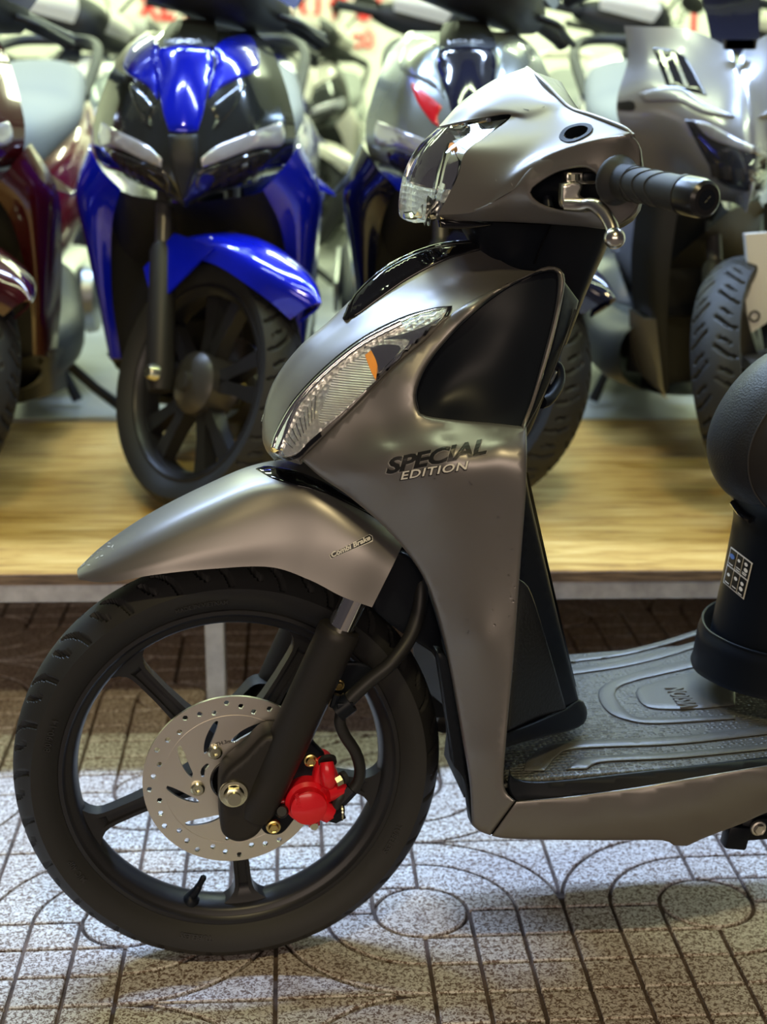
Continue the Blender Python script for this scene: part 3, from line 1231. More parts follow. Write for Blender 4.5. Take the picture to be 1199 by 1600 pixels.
# turn indicator: bezel, reflector pieces, clear glass
LENS = [(430, 703), (436, 678), (462, 632), (508, 582), (566, 535), (630, 502), (680, 486), (702, 483, 1), (694, 497), (660, 533), (615, 574), (578, 608), (528, 654), (486, 690), (468, 709), (448, 713)]
for mir_ in (False, True):
    def put(mb, name, mt, parent, smooth=50):
        return (mb.mirror() if mir_ else mb).build(name, mt, parent, smooth=smooth)

    def hl(off):
        return lambda u, v, d: FR.hit(u, v, NB, off - d)
    bez = put(sheet([[(426, 706), (431, 676), (458, 628), (505, 577), (564, 530), (628, 497), (680, 482), (708, 479, 1), (698, 499), (663, 537), (618, 578), (581, 613), (531, 659), (489, 695), (470, 714), (447, 718)]], hl(.0012), 7), 'indicator_lamp', 'gloss_black', nos)
    put(sheet([LENS], hl(.0018), 7), 'indicator_reflector', 'reflector_fine', bez)
    put(sheet([[(500, 652, 1), (512, 620), (524, 590), (545, 570), (572, 555, 1), (585, 575), (590, 596, 1), (560, 622), (530, 650), (505, 662)]], hl(.0026), 6), 'indicator_lens_block', 'lens_block', bez)
    put(sheet([[(572, 556, 1), (590, 544), (592, 566), (590, 596, 1), (582, 582)]], hl(.003), 5), 'indicator_amber_filter', 'amber', bez)
    put(sheet([[(580, 545, 1), (600, 540), (628, 543), (616, 562), (594, 584, 1), (590, 565)]], hl(.0032), 5), 'indicator_bulb_window', 'reflector', bez)
    put(sheet([[(598, 532, 1), (640, 520), (672, 508), (694, 497, 1), (660, 533), (592, 590, 1), (612, 566), (634, 545), (640, 532)]], hl(.0028), 5), 'indicator_side_reflector', 'reflector', bez)
    put(sheet([LENS], hl(.0052), 7, 3, .003, .002), 'indicator_glass', 'clear_lens', bez)
    tb_ = [FR.hit(q_.x, q_.y, NB, .0035) for q_ in cr([Vector((434, 700, 0)), Vector((441, 678, 0)), Vector((467, 632, 0)), Vector((512, 584, 0)), Vector((569, 539, 0)), Vector((630, 507, 0))], 5)]
    put(MB().tube(tb_, .0036, 10), 'indicator_edge_glint', 'reflector', bez)  # chrome strip added to imitate the bright reflection along the lens edge
    for q in range(9):
        t0, t1 = q / 9 * .8 + .06, 0
        a = Vector((436, 690)).lerp(Vector((512, 582)), t0)
        b_ = Vector((462, 708)).lerp(Vector((503, 655)), t0)
        ln_ = [FR.hit(*(a.lerp(b_, j / 5)), NB, .0026) for j in range(1, 5)]
        put(MB().tube(ln_, .0007, 6), 'indicator_rib', 'reflector', bez)

# leg shield side panels
SH = [(470, 717, 1), (498, 691), (534, 653), (579, 609), (620, 570), (662, 534), (704, 491), (765, 455), (815, 434), (850, 418), (870, 417), (882, 428), (883, 448), (875, 490), (860, 550), (838, 622), (823, 664, 1), (824, 690), (823, 760), (815, 870), (806, 1000), (796, 1110), (790, 1180), (788, 1222), (794, 1240), (806, 1251, 1), (788, 1276), (767, 1305, 1), (750, 1299), (738, 1289, 1), (734, 1220), (722, 1150), (708, 1070), (690, 985), (668, 915), (640, 868), (600, 822), (545, 775), (500, 744)]
PK = [(655, 641), (651, 612), (667, 572), (699, 530), (741, 488), (791, 450), (838, 427), (866, 423), (874, 437), (868, 488), (850, 560), (832, 624), (816, 666, 1), (770, 661), (712, 656), (668, 650)]
shF = Field([(470, 717, -.096), (579, 609, -.114), (662, 534, -.117), (704, 491, -.114), (765, 455, -.112), (850, 418, -.132), (883, 440, -.150), (870, 500, -.155), (845, 600, -.165),
             (560, 707, -.128), (600, 660, -.128), (640, 600, -.132), (740, 483, -.128), (655, 645, -.142), (712, 658, -.152), (770, 664, -.163), (820, 668, -.178),
             (610, 702, -.150), (700, 692, -.176), (780, 690, -.190), (823, 695, -.197), (560, 740, -.134), (540, 772, -.112), (600, 822, -.126), (640, 868, -.132), (668, 915, -.140),
             (680, 790, -.172), (760, 780, -.192), (815, 870, -.197), (690, 985, -.148), (760, 1000, -.186), (806, 1000, -.194), (708, 1070, -.153), (722, 1150, -.160), (796, 1110, -.194), (760, 1180, -.184),
             (738, 1288, -.170), (767, 1305, -.184), (794, 1240, -.196), (640, 760, -.160), (610, 693, -.143), (700, 678, -.162), (780, 676, -.176), (566, 716, -.134), (640, 712, -.163), (740, 702, -.187)], .0003)


def fld(F_, off=0.0):
    return lambda u, v, d: S(u, v, F_(u, v) + off + d)


shm = sheet([SH, PK], fld(shF), 9, 5, .010, .004)
shield = shm.build('leg_shield', 'satin_grey', scooter, smooth=50)
shm.mirror().build('leg_shield', 'satin_grey', scooter, smooth=50)
SB = shm.bvh()
pkF = Field([(655, 641, -.128), (667, 572, -.118), (741, 488, -.112), (838, 427, -.118), (870, 440, -.135), (850, 560, -.148), (816, 666, -.164), (712, 656, -.138),
             (740, 570, -.112), (790, 520, -.118), (760, 630, -.132), (700, 590, -.112), (690, 625, -.118)], .001)
pm = sheet([[(x - 4 if x < 760 else x + 3, y + (4 if y > 600 else -2)) for x, y, *_ in PK]], fld(pkF), 9)
pm.build('shield_pocket', 'satin_black', scooter, smooth=50)
pm.mirror().build('shield_pocket', 'satin_black', scooter, smooth=50)
rimp = cr([S(x, y, shF(x, y) + .004) for x, y, *_ in PK[:13]], 6)
MB().tube(rimp, .0016, 8).build('pocket_lip', 'satin_black', scooter, smooth=50)

# lettering
px_text('shield_lettering_outline', 'SPECIAL', (603, 741), (764, 708), 31, SB, .0006, 'decal_edge', shield, .35, 1.75, .95)
px_text('shield_lettering', 'SPECIAL', (604, 740), (763, 708), 31, SB, .0010, 'decal_black', shield, .35, 1.2, .95)
px_text('shield_lettering_outline', 'EDITION', (625, 750), (736, 733), 17, SB, .0006, 'decal_black', shield, .3, 1.1, 1.1)
px_text('shield_lettering', 'EDITION', (626, 749), (735, 732), 17, SB, .0011, 'decal_white', shield, .3, .25, 1.1)
# water drops on the flank
for q in range(46):
    px, py = rng.uniform(650, 810), rng.uniform(745, 1180)
    if px < 640 + (py - 745) * .24:
        continue
    p = FR.hit(px, py, SB, 0)
    r_ = rng.uniform(.0006, .0019)
    MB().lathe([(0, -r_ * .5), (r_ * .7, -r_ * .35), (r_, 0)], p, (0, 1, 0), 10).build('water_drop', 'clear_lens', shield, smooth=60)

# inner leg shield: edge strip, knee panel, hook
st = sheet([[(880, 436, 1), (878, 472), (862, 545), (838, 622), (818, 668, 1), (812, 690, 1), (828, 676), (852, 618), (884, 535), (902, 482, 1), (905, 470, 1)]], fld(Field([(880, 436, -.14), (905, 470, -.11), (818, 668, -.175), (828, 676, -.16), (860, 550, -.15), (884, 535, -.125)])), 7, 3, .02, .002)
st.build('inner_shield_edge', 'satin_black', scooter, smooth=45)
st.mirror().build('inner_shield_edge', 'satin_black', scooter, smooth=45)
MB().tube(cr([S(900, 484, -.118), S(882, 536, -.130), (S(850, 618, -.160)), S(824, 668, -.172)], 6), .0011, 6).build('inner_shield_trim', 'satin_black', scooter, smooth=45)
inn = sheet([[(818, 690, 1), (826, 760), (846, 850), (876, 978), (906, 1096, 1), (862, 1116), (786, 1150, 1), (790, 1110), (800, 1000), (810, 860)]], fld(Field([(818, 690, -.18), (826, 760, -.15), (876, 978, -.11), (906, 1096, -.085), (786, 1150, -.188), (800, 1000, -.186), (862, 1116, -.13), (840, 1000, -.155)])), 9, 4, .02, .004)
inn.build('inner_leg_shield', 'satin_black', scooter, smooth=45)
inn.mirror().build('inner_leg_shield', 'satin_black', scooter, smooth=45)
MB().grid([L_([(826, 740, -.10), (880, 980, -.08), (908, 1100, -.06)]), [Vector((p.x + .01, 0, p.z)) for p in L_([(826, 740, -.10), (880, 980, -.08), (908, 1100, -.06)])], [Vector((p.x, -p.y, p.z)) for p in L_([(826, 740, -.10), (880, 980, -.08), (908, 1100, -.06)])]], 6, 6).build('centre_tunnel', 'satin_black', scooter, smooth=45)
kp = sheet([[(812, 905, 1), (828, 920), (850, 985), (886, 1108, 1), (840, 1122), (794, 1142, 1), (798, 1080), (806, 990)]], fld(Field([(812, 905, -.187), (828, 920, -.176), (886, 1108, -.112), (794, 1142, -.191), (806, 990, -.189), (845, 1010, -.157), (840, 1122, -.152)])), 8, 3, .003, .002)
kp.build('knee_panel', 'leather_panel', scooter, smooth=45)
bs = sheet([[(786, 1146, 1), (840, 1126), (884, 1106), (906, 1092), (918, 1108), (914, 1130), (890, 1142), (845, 1152), (790, 1168, 1)]], fld(Field([(786, 1146, -.190), (906, 1092, -.085), (918, 1110, -.08), (890, 1142, -.125), (790, 1168, -.195), (845, 1140, -.16)])), 8, 4, .015, .004)
bs.build('shield_foot', 'satin_black', scooter, smooth=45)
hk = MB().tube(cr([S(846, 628, -.13), S(858, 622, -.12), S(872, 600, -.10), S(872, 578, -.09), S(862, 570, -.09), S(858, 582, -.095)], 6), .0075, 12)
hk.build('bag_hook', 'satin_black', scooter, smooth=45)
MB().tube(cr([S(856, 600, -.118), S(862, 590, -.112), S(866, 580, -.108)], 4), .004, 8).build('hook_catch', 'alloy', scooter, smooth=45)
# lower liner between wheel and shield
ll = sheet([[(684, 1020, 1), (700, 1030), (715, 1110), (736, 1215), (738, 1290, 1), (728, 1225), (710, 1197, 1), (704, 1150)]], pxy(-.150), 7, 2, .02, .002)
ll.build('lower_liner', 'satin_black', scooter, smooth=45)
lw = MB().grid([L_([(690, 1000, -.145), (712, 1110, -.145), (732, 1230, -.155)]), [Vector((p.x + .03, 0, p.z)) for p in L_([(690, 1000, -.145), (712, 1110, -.145), (732, 1230, -.155)])], [Vector((p.x, -p.y, p.z)) for p in L_([(690, 1000, -.145), (712, 1110, -.145), (732, 1230, -.155)])]], 6, 6)
lw.build('lower_cover', 'matte_black', scooter, smooth=45)

# neck under the handlebar
nk = []
for (xa, ya), (xb, yb), w in (((712, 338), (958, 345), .075), ((740, 385), (938, 395), .062), ((770, 430), (915, 445), .055), ((800, 480), (900, 478), .052), ((800, 530), (880, 530), .05)):
    A, B = S(xa, ya, 0), S(xb, yb, 0)
    cx, hx = (A.x + B.x) / 2, (B.x - A.x) / 2
    cz, hz = (A.z + B.z) / 2, (B.z - A.z) / 2
    nk.append([Vector((cx + hx * math.copysign(abs(math.cos(q)) ** .75, math.cos(q)), -w * math.copysign(abs(math.sin(q)) ** .75, math.sin(q)), cz + hz * math.cos(q))) for q in [2 * PI * k / 12 for k in range(12)]])
neck = MB().grid(nk, 4, 3, True).build('steering_neck', 'satin_black', scooter, smooth=45)
MB().tube(cr([S(861, 352, -.079), S(846, 385, -.068), S(836, 412, -.062)], 4), .0014, 6).build('neck_seam', 'gloss_black', neck, smooth=45)

# ---------------------------------------------------------------- handlebar cowl
cl_ = [L_([(688, 197, 0), (722, 161, 0), (772, 126, 0), (823, 105, 0)]),
       L_([(702, 194, -.018), (738, 160, -.024), (788, 128, -.027), (832, 110, -.024)]),
       L_([(730, 188, -.042), (766, 164, -.052), (812, 140, -.056), (848, 126, -.050)]),
       L_([(785, 179, -.070), (814, 174, -.085), (845, 160, -.091), (873, 152, -.087)]),
       L_([(798, 184, -.078), (826, 190, -.099), (859, 179, -.109), (894, 170, -.113)]),
       L_([(762, 212, -.085), (815, 218, -.113), (866, 204, -.131), (928, 182, -.152)]),
       L_([(728, 238, -.089), (800, 248, -.121), (859, 231, -.146), (970, 199, -.196)]),
       L_([(715, 278, -.091), (775, 288, -.123), (842, 252, -.153), (984, 207, -.211)]),
       L_([(685, 336, -.082), (745, 330, -.110), (805, 296, -.141), (986, 211, -.213)])]
cw = sym(cl_, 9, 12)
CB = cw.bvh()


def to_px(v):
    P = FR.O + FR.X * v[0] + FR.Y * v[1] + Vector((0, 0, v[2])) - _C
    z = P.dot(_F)
    return (600 + FPX * P.x / z, 800 - FPX * P.dot(_U) / z)


SOCK = [(880, 214), (888, 202), (908, 196), (922, 199), (920, 208), (905, 217), (890, 220)]
_sc = Vector((902, 208))


def sock(k):
    return [tuple(_sc + (Vector(p) - _sc) * k) for p in SOCK]


_so = outline(sock(1.0), 2)


def _in_sock(f):
    c = sum((Vector(cw.v[i]) for i in f), Vector((0, 0, 0))) / len(f)
    if c.z < .9:
        return False
    c.y = -abs(c.y)
    return inside(to_px(c), _so)


cw.f = [f for f in cw.f if not _in_sock(f)]
cowl = cw.solid(.003).build('handlebar_cowl', 'satin_grey', scooter, smooth=40)
fcF = Field([(685, 336, -.082), (745, 330, -.110), (805, 297, -.141), (842, 252, -.153), (900, 230, -.182), (986, 209, -.213), (700, 344, -.066), (800, 346, -.112), (880, 351, -.145), (950, 357, -.185),
             (1003, 240, -.204), (1003, 300, -.200), (990, 338, -.196), (880, 300, -.176), (830, 308, -.152), (940, 270, -.196)], .0005)
FC = [(685, 337, 1), (720, 329), (748, 325), (785, 307), (806, 290), (824, 267), (845, 247), (880, 231), (930, 217), (986, 209, 1), (1000, 226), (1004, 250), (1002, 300), (998, 328), (988, 340, 1), (955, 357), (900, 353), (800, 347), (700, 345, 1)]
HO = [(830, 301), (846, 284), (878, 267), (916, 262), (936, 278), (938, 308), (930, 325), (890, 329), (850, 320)]
fm = sheet([FC, HO], fld(fcF), 7, 4, .02, .003)
fm.build('switch_housing', 'satin_grey', cowl, smooth=40)
fm.mirror().build('switch_housing', 'satin_grey', cowl, smooth=40)
cv = sheet([[(815, 290), (850, 262), (935, 245), (955, 300), (945, 345), (850, 340)]], fld(fcF, .035), 9)
cv.build('lever_cavity', 'satin_black', cowl, smooth=50)
# lever bracket parts in the opening
MB().box(S(905, 278, -.165), (.03, .02, .012), bev=.002).build('lever_bracket', 'alloy', cowl, smooth=30)
MB().tube([S(898, 272, -.18), S(898, 282, -.18)], .006, 10).build('lever_pivot', 'zinc_pale', cowl, smooth=30)
MB().box(S(922, 276, -.175), (.016, .012, .008), bev=.002).build('brake_switch', 'satin_black', cowl, smooth=30)
MB().tube([S(856, 308, -.135), S(858, 325, -.140)], .0055, 10).build('cable_end', 'satin_black', cowl, smooth=40)
lv = MB()
lp = sheet([[(880, 288, 1), (900, 284), (912, 290), (908, 304), (918, 312), (918, 322), (892, 328), (880, 320)]], lambda u, v, d: S(u, v, -.186) + Vector((0, d, 0)), 4, 2, .012, .002)
lv.add(lp.v, lp.f)
pts = cr([S(884, 320, -.186), S(910, 321, -.195), S(928, 320, -.206), (S(944, 332, -.216)), S(955, 350, -.226), S(960, 366, -.233)], 6)
lv.tube(pts, [.0062 + .0008 * math.sin(k / len(pts) * 3) for k in range(len(pts))], 14)
bc = S(961, 372, -.235)
lv.lathe([(.0105 * math.sin(PI * k / 12), -.0105 * math.cos(PI * k / 12)) for k in range(13)], bc, (0, 1, 0), 20)
lev = lv.build('brake_lever', 'alloy', cowl, smooth=45)
# mirror hole
def sock_fn(u, v, d):
    return FR.hit(u, v, CB, .0012) + Vector((.25, .45, -1)).normalized() * d


mh = sheet([sock(1.22), sock(.88)], sock_fn, 3, 0, .016)
cup = sheet([sock(.90)], lambda u, v, d: sock_fn(u, v, .015), 4)
mh.add(cup.v, cup.f)
mh.build('mirror_socket', 'satin_black', cowl, smooth=40)
mh.mirror().build('mirror_socket', 'satin_black', cowl, smooth=40)
MB().tube([sock_fn(902, 208, .015), sock_fn(902, 208, .008)], .0045, 14).build('mirror_socket_thread', 'galvanised', cowl, smooth=40)
for pl_ in ([(897, 150), (900, 172)],):
    pass
# scuffs on the cowl
for q in ((818, 170, 10, .2), (848, 168, 4, -.3), (800, 285, 5, 1.2), (775, 280, 3, .8), (905, 226, 14, -.35), (812, 128, 4, -.3)):
    px, py, l, a = q
    decal('scratch', CB, [[(px, py, 1), (px + l * math.cos(a), py + l * math.sin(a), 1), (px + l * math.cos(a), py + l * math.sin(a) + 1.2, 1), (px, py + .9, 1)]], .0006, 4, 'decal_grey' if py < 175 else 'scuff', cowl)

# grip
ga, gb = S(963, 281, -.212), S(1106, 312, -.345)
gd = (gb - ga).normalized()
GL = (gb - ga).length
gr = MB()
gr.tube([ga + gd * q for q in (-.004, 0, .003, .006, .010, .014)], [.018, .0235, .0245, .0235, .0200, .0172], 36)
gr.tube([ga + gd * q for q in (.012, .03, .0302, .06, GL - .035, GL - .034, GL - .030, GL - .0295)], [.0172, .0172, .0166, .0166, .0166, .0185, .0185, .0165], 36)
for q in range(14):
    gr.tube([ga + gd * (.013 + q * .0013), ga + gd * (.0136 + q * .0013)], .0176, 28, False)
grip = gr.build('handle_grip', 'matte_black', cowl, smooth=40)
for c0 in (.036, .055, .074):
    a_ = gd.orthogonal().normalized()
    b_ = gd.cross(a_)
    P = []
    for k in range(40):
        q = 2 * PI * k / 40
        P.append(ga + gd * (c0 + .007 * math.sin(q * 2 + .6)) + (a_ * math.cos(q) + b_ * math.sin(q)) * .0166)
    P.append(P[0])
    MB().tube(P, .0010, 6).build('grip_rib', 'matte_black', grip, smooth=45)
be = MB().tube([gb - gd * .030, gb - gd * .028, gb - gd * .010, gb - gd * .003, gb, gb], [.0150, .0180, .0180, .0168, .0138, .0118], 36)
beo = be.build('bar_end', 'bar_plastic', cowl, smooth=35)
beo2 = MB().tube([gb - gd * .002, gb + gd * .0004], .0092, 24).build('bar_end_screw', 'satin_black', beo, smooth=30)
_a = gd.orthogonal().normalized()
_b = gd.cross(_a)
for e_ in (_a, _b):
    MB().tube([gb + gd * .0006 - e_ * .004, gb + gd * .0006 + e_ * .004], .0008, 6).build('screw_slot', 'satin_black', beo2, smooth=0)
far = MB()
far.tube([Vector((p.x, -p.y, p.z)) for p in (ga, ga + gd * .02, gb - gd * .03, gb)], [.024, .0172, .0168, .0175], 24)
far.build('handle_grip', 'matte_black', cowl, smooth=40)
# meter hood, closing the cowl towards the rider
mp_ = [S(823, 107, 0), S(873, 153, -.087), S(894, 171, -.113), S(970, 200, -.196), S(1000, 226, -.205), S(1003, 300, -.20), S(985, 340, -.196), S(950, 357, -.185)]
rows = [mp_, [Vector((p.x + .035, p.y * .5, p.z - .012)) for p in mp_], [Vector((p.x + .04, 0, p.z - .015)) for p in mp_], [Vector((p.x + .035, -p.y * .5, p.z - .012)) for p in mp_], [Vector((p.x, -p.y, p.z)) for p in mp_]]
MB().grid(rows, 4, 2).build('meter_housing', 'satin_black', cowl, smooth=50)
MB().tube(cr(L_([(824, 106, 0), (846, 124, -.050), (873, 152, -.087), (894, 170, -.113), (928, 181, -.152), (972, 198, -.198), (990, 212, -.212)]), 5), .0022, 8).build('cowl_edge', 'satin_grey', cowl, smooth=50)

# ---------------------------------------------------------------- headlight
hl_ = [L_([(644, 347, 0), (632, 340, 0), (632, 305, 0), (641, 268, 0), (660, 232, 0), (687, 202, 0)]),
       L_([(646, 348, -.02), (635, 340, -.022), (637, 305, -.024), (647, 268, -.025), (667, 232, -.025), (700, 200, -.023)]),
       L_([(658, 348, -.045), (652, 338, -.048), (658, 300, -.052), (670, 264, -.053), (694, 230, -.053), (735, 195, -.047)]),
       L_([(690, 343, -.078), (689, 330, -.081), (712, 285, -.0885), (718, 262, -.0895), (732, 236, -.089), (793, 186, -.079)])]
hm = sym(hl_, 6, 6)
HBV = hm.bvh()
hg = hm.build('headlight', 'clear_lens', scooter, smooth=50)
# bowl behind the glass
bl = [[p + Vector((.034, 0, .0)) if i else p + Vector((.05, 0, 0)) for p in l] for i, l in enumerate(hl_)]
for l in bl[-1:]:
    for p in l:
        p.x -= .030
        p.y += .004
sym(bl, 4, 4).build('headlight_reflector', 'reflector', hg, smooth=30)


def inh(y, dx):
    return lambda u, v, d: FR.hit(u, v, HBV, -.006) + Vector((dx + d, 0, 0))


for mir_ in (False, True):
    def put2(mb, name, mt, smooth=25):
        return (mb.mirror() if mir_ else mb).build(name, mt, hg, smooth=smooth)
    put2(sheet([[(664, 345, 1), (676, 318), (684, 285), (692, 250), (700, 222, 1), (728, 238), (715, 262), (709, 288), (690, 330, 1), (680, 345, 1)]], inh(0, .006), 6), 'side_lamp_reflector', 'reflector')
    put2(sheet([[(700, 218, 1), (740, 205), (786, 190, 1), (752, 215), (730, 236, 1), (712, 226)]], inh(0, .004), 6), 'side_lamp_upper', 'reflector')
    put2(sheet([[(686, 285, 1), (694, 252), (706, 232, 1), (712, 250), (708, 275), (700, 292, 1)]], inh(0, .001), 5), 'side_lamp_cell', 'reflector')
    put2(sheet([[(684, 315, 1), (692, 296), (704, 298), (700, 314, 1)]], inh(0, .0), 5), 'side_lamp_cell', 'reflector_fine')
    put2(sheet([[(698, 222, 1), (708, 218), (712, 226), (703, 232, 1)]], inh(0, -.001), 4), 'amber_bulb', 'amber')
    put2(MB().tube([FR.hit(u, v, HBV, -.004) for u, v in ((664, 345), (676, 318), (684, 285), (692, 250), (700, 222))], .0016, 6), 'reflector_rib', 'chrome')
    put2(MB().tube([FR.hit(u, v, HBV, -.002) for u, v in ((690, 204), (730, 196), (785, 184))], .0024, 6), 'lamp_upper_trim', 'chrome')
    put2(sheet([[(640, 343, 1), (648, 322), (668, 312), (684, 318), (684, 338, 1), (664, 345)]], inh(0, .004), 6), 'low_reflector', 'reflector')
lb = sheet([[(688, 344, 1), (720, 344), (770, 350), (760, 354), (720, 358), (690, 356, 1)]], pxy(-.068), 6, 2, .01, .002)
lb.build('headlight_lower_trim', 'gloss_black', scooter, smooth=45)
lb.mirror().build('headlight_lower_trim', 'gloss_black', scooter, smooth=45)

# black sheet added behind the shield and skirt seam to darken the gap
sb_ = sheet([[(780, 1235, 1), (830, 1240, 1), (812, 1304, 1), (770, 1304, 1), (750, 1292, 1)]], pxy(-.165), 10)
sb_.build('seam_dark_backing', 'satin_black', scooter, smooth=0)
sb_.mirror().build('seam_dark_backing', 'satin_black', scooter, smooth=0)

# ---------------------------------------------------------------- footboard, side skirt, seat
def zmat(x):
    return .2875 + .016 * max(0, x - .3)


def mz(px, py, h=0.0):
    z = .29
    for _ in range(4):
        p = FR.z(px, py, z)
        z = zmat(p.x) + h
    return FR.z(px, py, z)


def flat(u, v, d):
    return Vector((u, v, zmat(u) - d))


pan = sheet([[(.285, -.165, 1), (.30, -.182), (.45, -.186), (.80, -.188, 1), (.80, .188, 1), (.45, .186), (.30, .180), (.285, .165, 1)]], lambda u, v, d: Vector((u, v, zmat(u) - .006 - d)), .03, .006, .03, .003)
pan.build('footboard', 'satin_black', scooter, smooth=40)
matm = sheet([[(.292, -.160), (.300, -.176), (.45, -.181), (.80, -.184, 1), (.80, .184, 1), (.45, .180), (.30, .174), (.292, .15)]], flat, .016, .004, .005, .0025)
fm_ = matm.build('floor_mat', 'mat_rubber', scooter, smooth=45)
tag(fm_, 'knobbly black rubber floor mat with raised bands')
bands = [
    [(818, 1205, 1), (826, 1184), (852, 1167), (892, 1158), (1060, 1150), (1215, 1132, 1), (1215, 1146, 1), (1060, 1163), (905, 1170), (872, 1182), (852, 1205, 1)],
    [(885, 1203, 1), (899, 1190), (927, 1182), (1060, 1175), (1215, 1160, 1), (1215, 1170, 1), (1060, 1185), (945, 1191), (918, 1202, 1)],
    [(1094, 1027, 1), (1004, 1047), (948, 1068), (935, 1086), (948, 1110), (976, 1124), (1025, 1131), (1150, 1124, 1), (1150, 1117, 1), (1030, 1121), (990, 1118), (970, 1100), (963, 1080), (990, 1065), (1094, 1041, 1)],
    [(1094, 1046, 1), (1025, 1065), (1001, 1073), (994, 1083), (1004, 1100), (1028, 1108), (1090, 1108), (1150, 1102, 1), (1150, 1060, 1)],
    [(886, 1045, 1), (960, 1034), (1040, 1015), (1094, 1000, 1), (1094, 1010, 1), (1040, 1027), (970, 1043), (888, 1055, 1)],
    [(884, 1029, 1), (960, 1019), (1030, 1003), (1100, 981, 1), (1100, 989, 1), (1030, 1011), (965, 1026), (884, 1036, 1)],
]
for b_ in bands:
    sheet([b_], lambda u, v, d: mz(u, v, .0028 - d), 7, 3, .002, .0026).build('mat_band', 'mat_smooth', fm_, smooth=45)
e0 = mz(1093, 1106, .0032)
e1 = mz(1060, 1066, .0032)
ed = (e1 - e0)
lt = text_mb('VISION', .021, lambda u, v, d: Vector((e0.x - v * 1.5 + ed.x * u / .085, e0.y + ed.y * u / .085, zmat(e0.x) + .0046 - d)), .002, .0006, .2)
lt.build('mat_lettering', 'mat_smooth', fm_, smooth=0, fix=False)

# dark trim under the mat edge, side skirt
skt = sheet([[(797, 1200, 1), (806, 1216), (860, 1220), (1000, 1205), (1215, 1180), (1420, 1150, 1), (1420, 1166, 1), (1215, 1199), (1000, 1233), (900, 1247), (812, 1256, 1), (800, 1244), (794, 1225)]], fld(Field([(1420, 1150, -.188), (1420, 1166, -.198), (797, 1205, -.184), (1215, 1180, -.188), (1000, 1205, -.186), (812, 1256, -.193), (1000, 1233, -.197), (1215, 1199, -.200)])), 9, 3, .006, .003)
skt.build('mat_edge_trim', 'satin_black', scooter, smooth=45)
SK = [(807, 1252, 1), (900, 1243), (1000, 1229), (1100, 1212), (1220, 1192), (1420, 1158, 1), (1420, 1196, 1), (1220, 1262), (1160, 1287), (1105, 1308), (1074, 1322, 1), (1050, 1320), (1036, 1313), (950, 1313), (850, 1312), (790, 1310), (769, 1306, 1), (788, 1279)]
skF = Field([(1420, 1158, -.203), (1420, 1196, -.175), (807, 1252, -.197), (900, 1243, -.199), (1000, 1229, -.201), (1100, 1212, -.204), (1220, 1192, -.206),
             (900, 1280, -.200), (769, 1306, -.188), (850, 1311, -.191), (960, 1310, -.189), (1000, 1275, -.203), (1074, 1322, -.176), (1220, 1262, -.178), (1220, 1238, -.205), (1100, 1268, -.202), (1105, 1306, -.178)], .0005)
sk = sheet([SK], fld(skF), 9, 4, .012, .003)
sk.build('side_skirt', 'satin_grey', scooter, smooth=45)
shift(sk.mirror(), (0, -.006, -.022)).build('side_skirt', 'satin_grey', scooter, smooth=45)
SKB = sk.bvh()
MB().box((.56, 0, .25), (.46, .27, .06), bev=.012).build('under_cover', 'matte_black', scooter, smooth=40)
# stand bracket with bolt under the skirt
bk = MB()
bk.box(S(1150, 1305, -.13), (.028, .02, .03), Matrix.Rotation(R(10), 3, 'Y'), .004)
bk.box(S(1180, 1288, -.12), (.045, .03, .03), bev=.006)
bk.tube([S(1140, 1285, -.12), S(1215, 1262, -.12)], .008, 10)
bko = bk.build('stand_bracket', 'satin_black', scooter, smooth=35)
bolt(1186, 1294, -.14, .0095, 'steel_disc', bko)

# seat and the column under it
def arcs(fr, side):
    """horizontal half rings: front point on the centre line, then the near flank"""
    rows = []
    for (px, py), sc in fr:
        P = S(px, py, 0)
        rows.append([P + Vector((dx * sc, -dy, dz)) for dx, dy, dz in side])
    return rows


ctr = [(0, 0, 0), (.003, .02, 0), (.010, .040, 0), (.022, .058, 0)]
flk = [(.022, .058, 0), (.045, .084, 0), (.085, .104, 0), (.14, .116, 0), (.22, .124, 0)]
seatp = [((1230, 545), 2.0), ((1190, 568), 1.6), ((1156, 603), 1.25), ((1130, 644), 1.05), ((1115, 682), 1.0), ((1112, 715), 1.0), ((1119, 745), 1.0), ((1134, 768), 1.0), ((1150, 780), .9)]


def both(rows, nu, nv):
    full = [[Vector((p.x, -p.y, p.z)) for p in r_[:0:-1]] + r_ for r_ in rows]
    return MB().grid(full, nu, nv)


seat = both(arcs(seatp, ctr), 6, 5).build('seat', 'seat_vinyl', scooter, smooth=50)
fk = MB().grid(arcs(seatp, flk), 6, 5)
fk.build('seat_side', 'seat_side', seat, smooth=50)
fk.mirror().build('seat_side', 'seat_side', seat, smooth=50)
stp = cr([r_[-1] + Vector((0, -.001, 0)) for r_ in arcs(seatp, ctr)], 10)
MB().tube(stp, .0010, 6).build('seat_stitching', 'thread', seat, smooth=50)
colp = [((1142, 772), .8), ((1152, 790), .8), ((1155, 815), .85), ((1150, 845), .9), ((1137, 905), 1), ((1123, 965), 1.05), ((1112, 1015), 1.1), ((1110, 1030), 1.1)]
side = [(0, 0, 0), (.004, .022, 0), (.014, .046, 0), (.032, .070, 0), (.062, .092, 0), (.11, .106, 0), (.20, .116, 0)]
cm = both(arcs(colp, side), 5, 4)
colo = cm.build('under_seat_column', 'satin_black', scooter, smooth=50)
CMB = cm.bvh()
sid2 = [(0, 0, 0), (.004, .028, 0), (.014, .058, 0), (.034, .088, 0), (.068, .113, 0), (.12, .128, 0), (.22, .138, 0)]
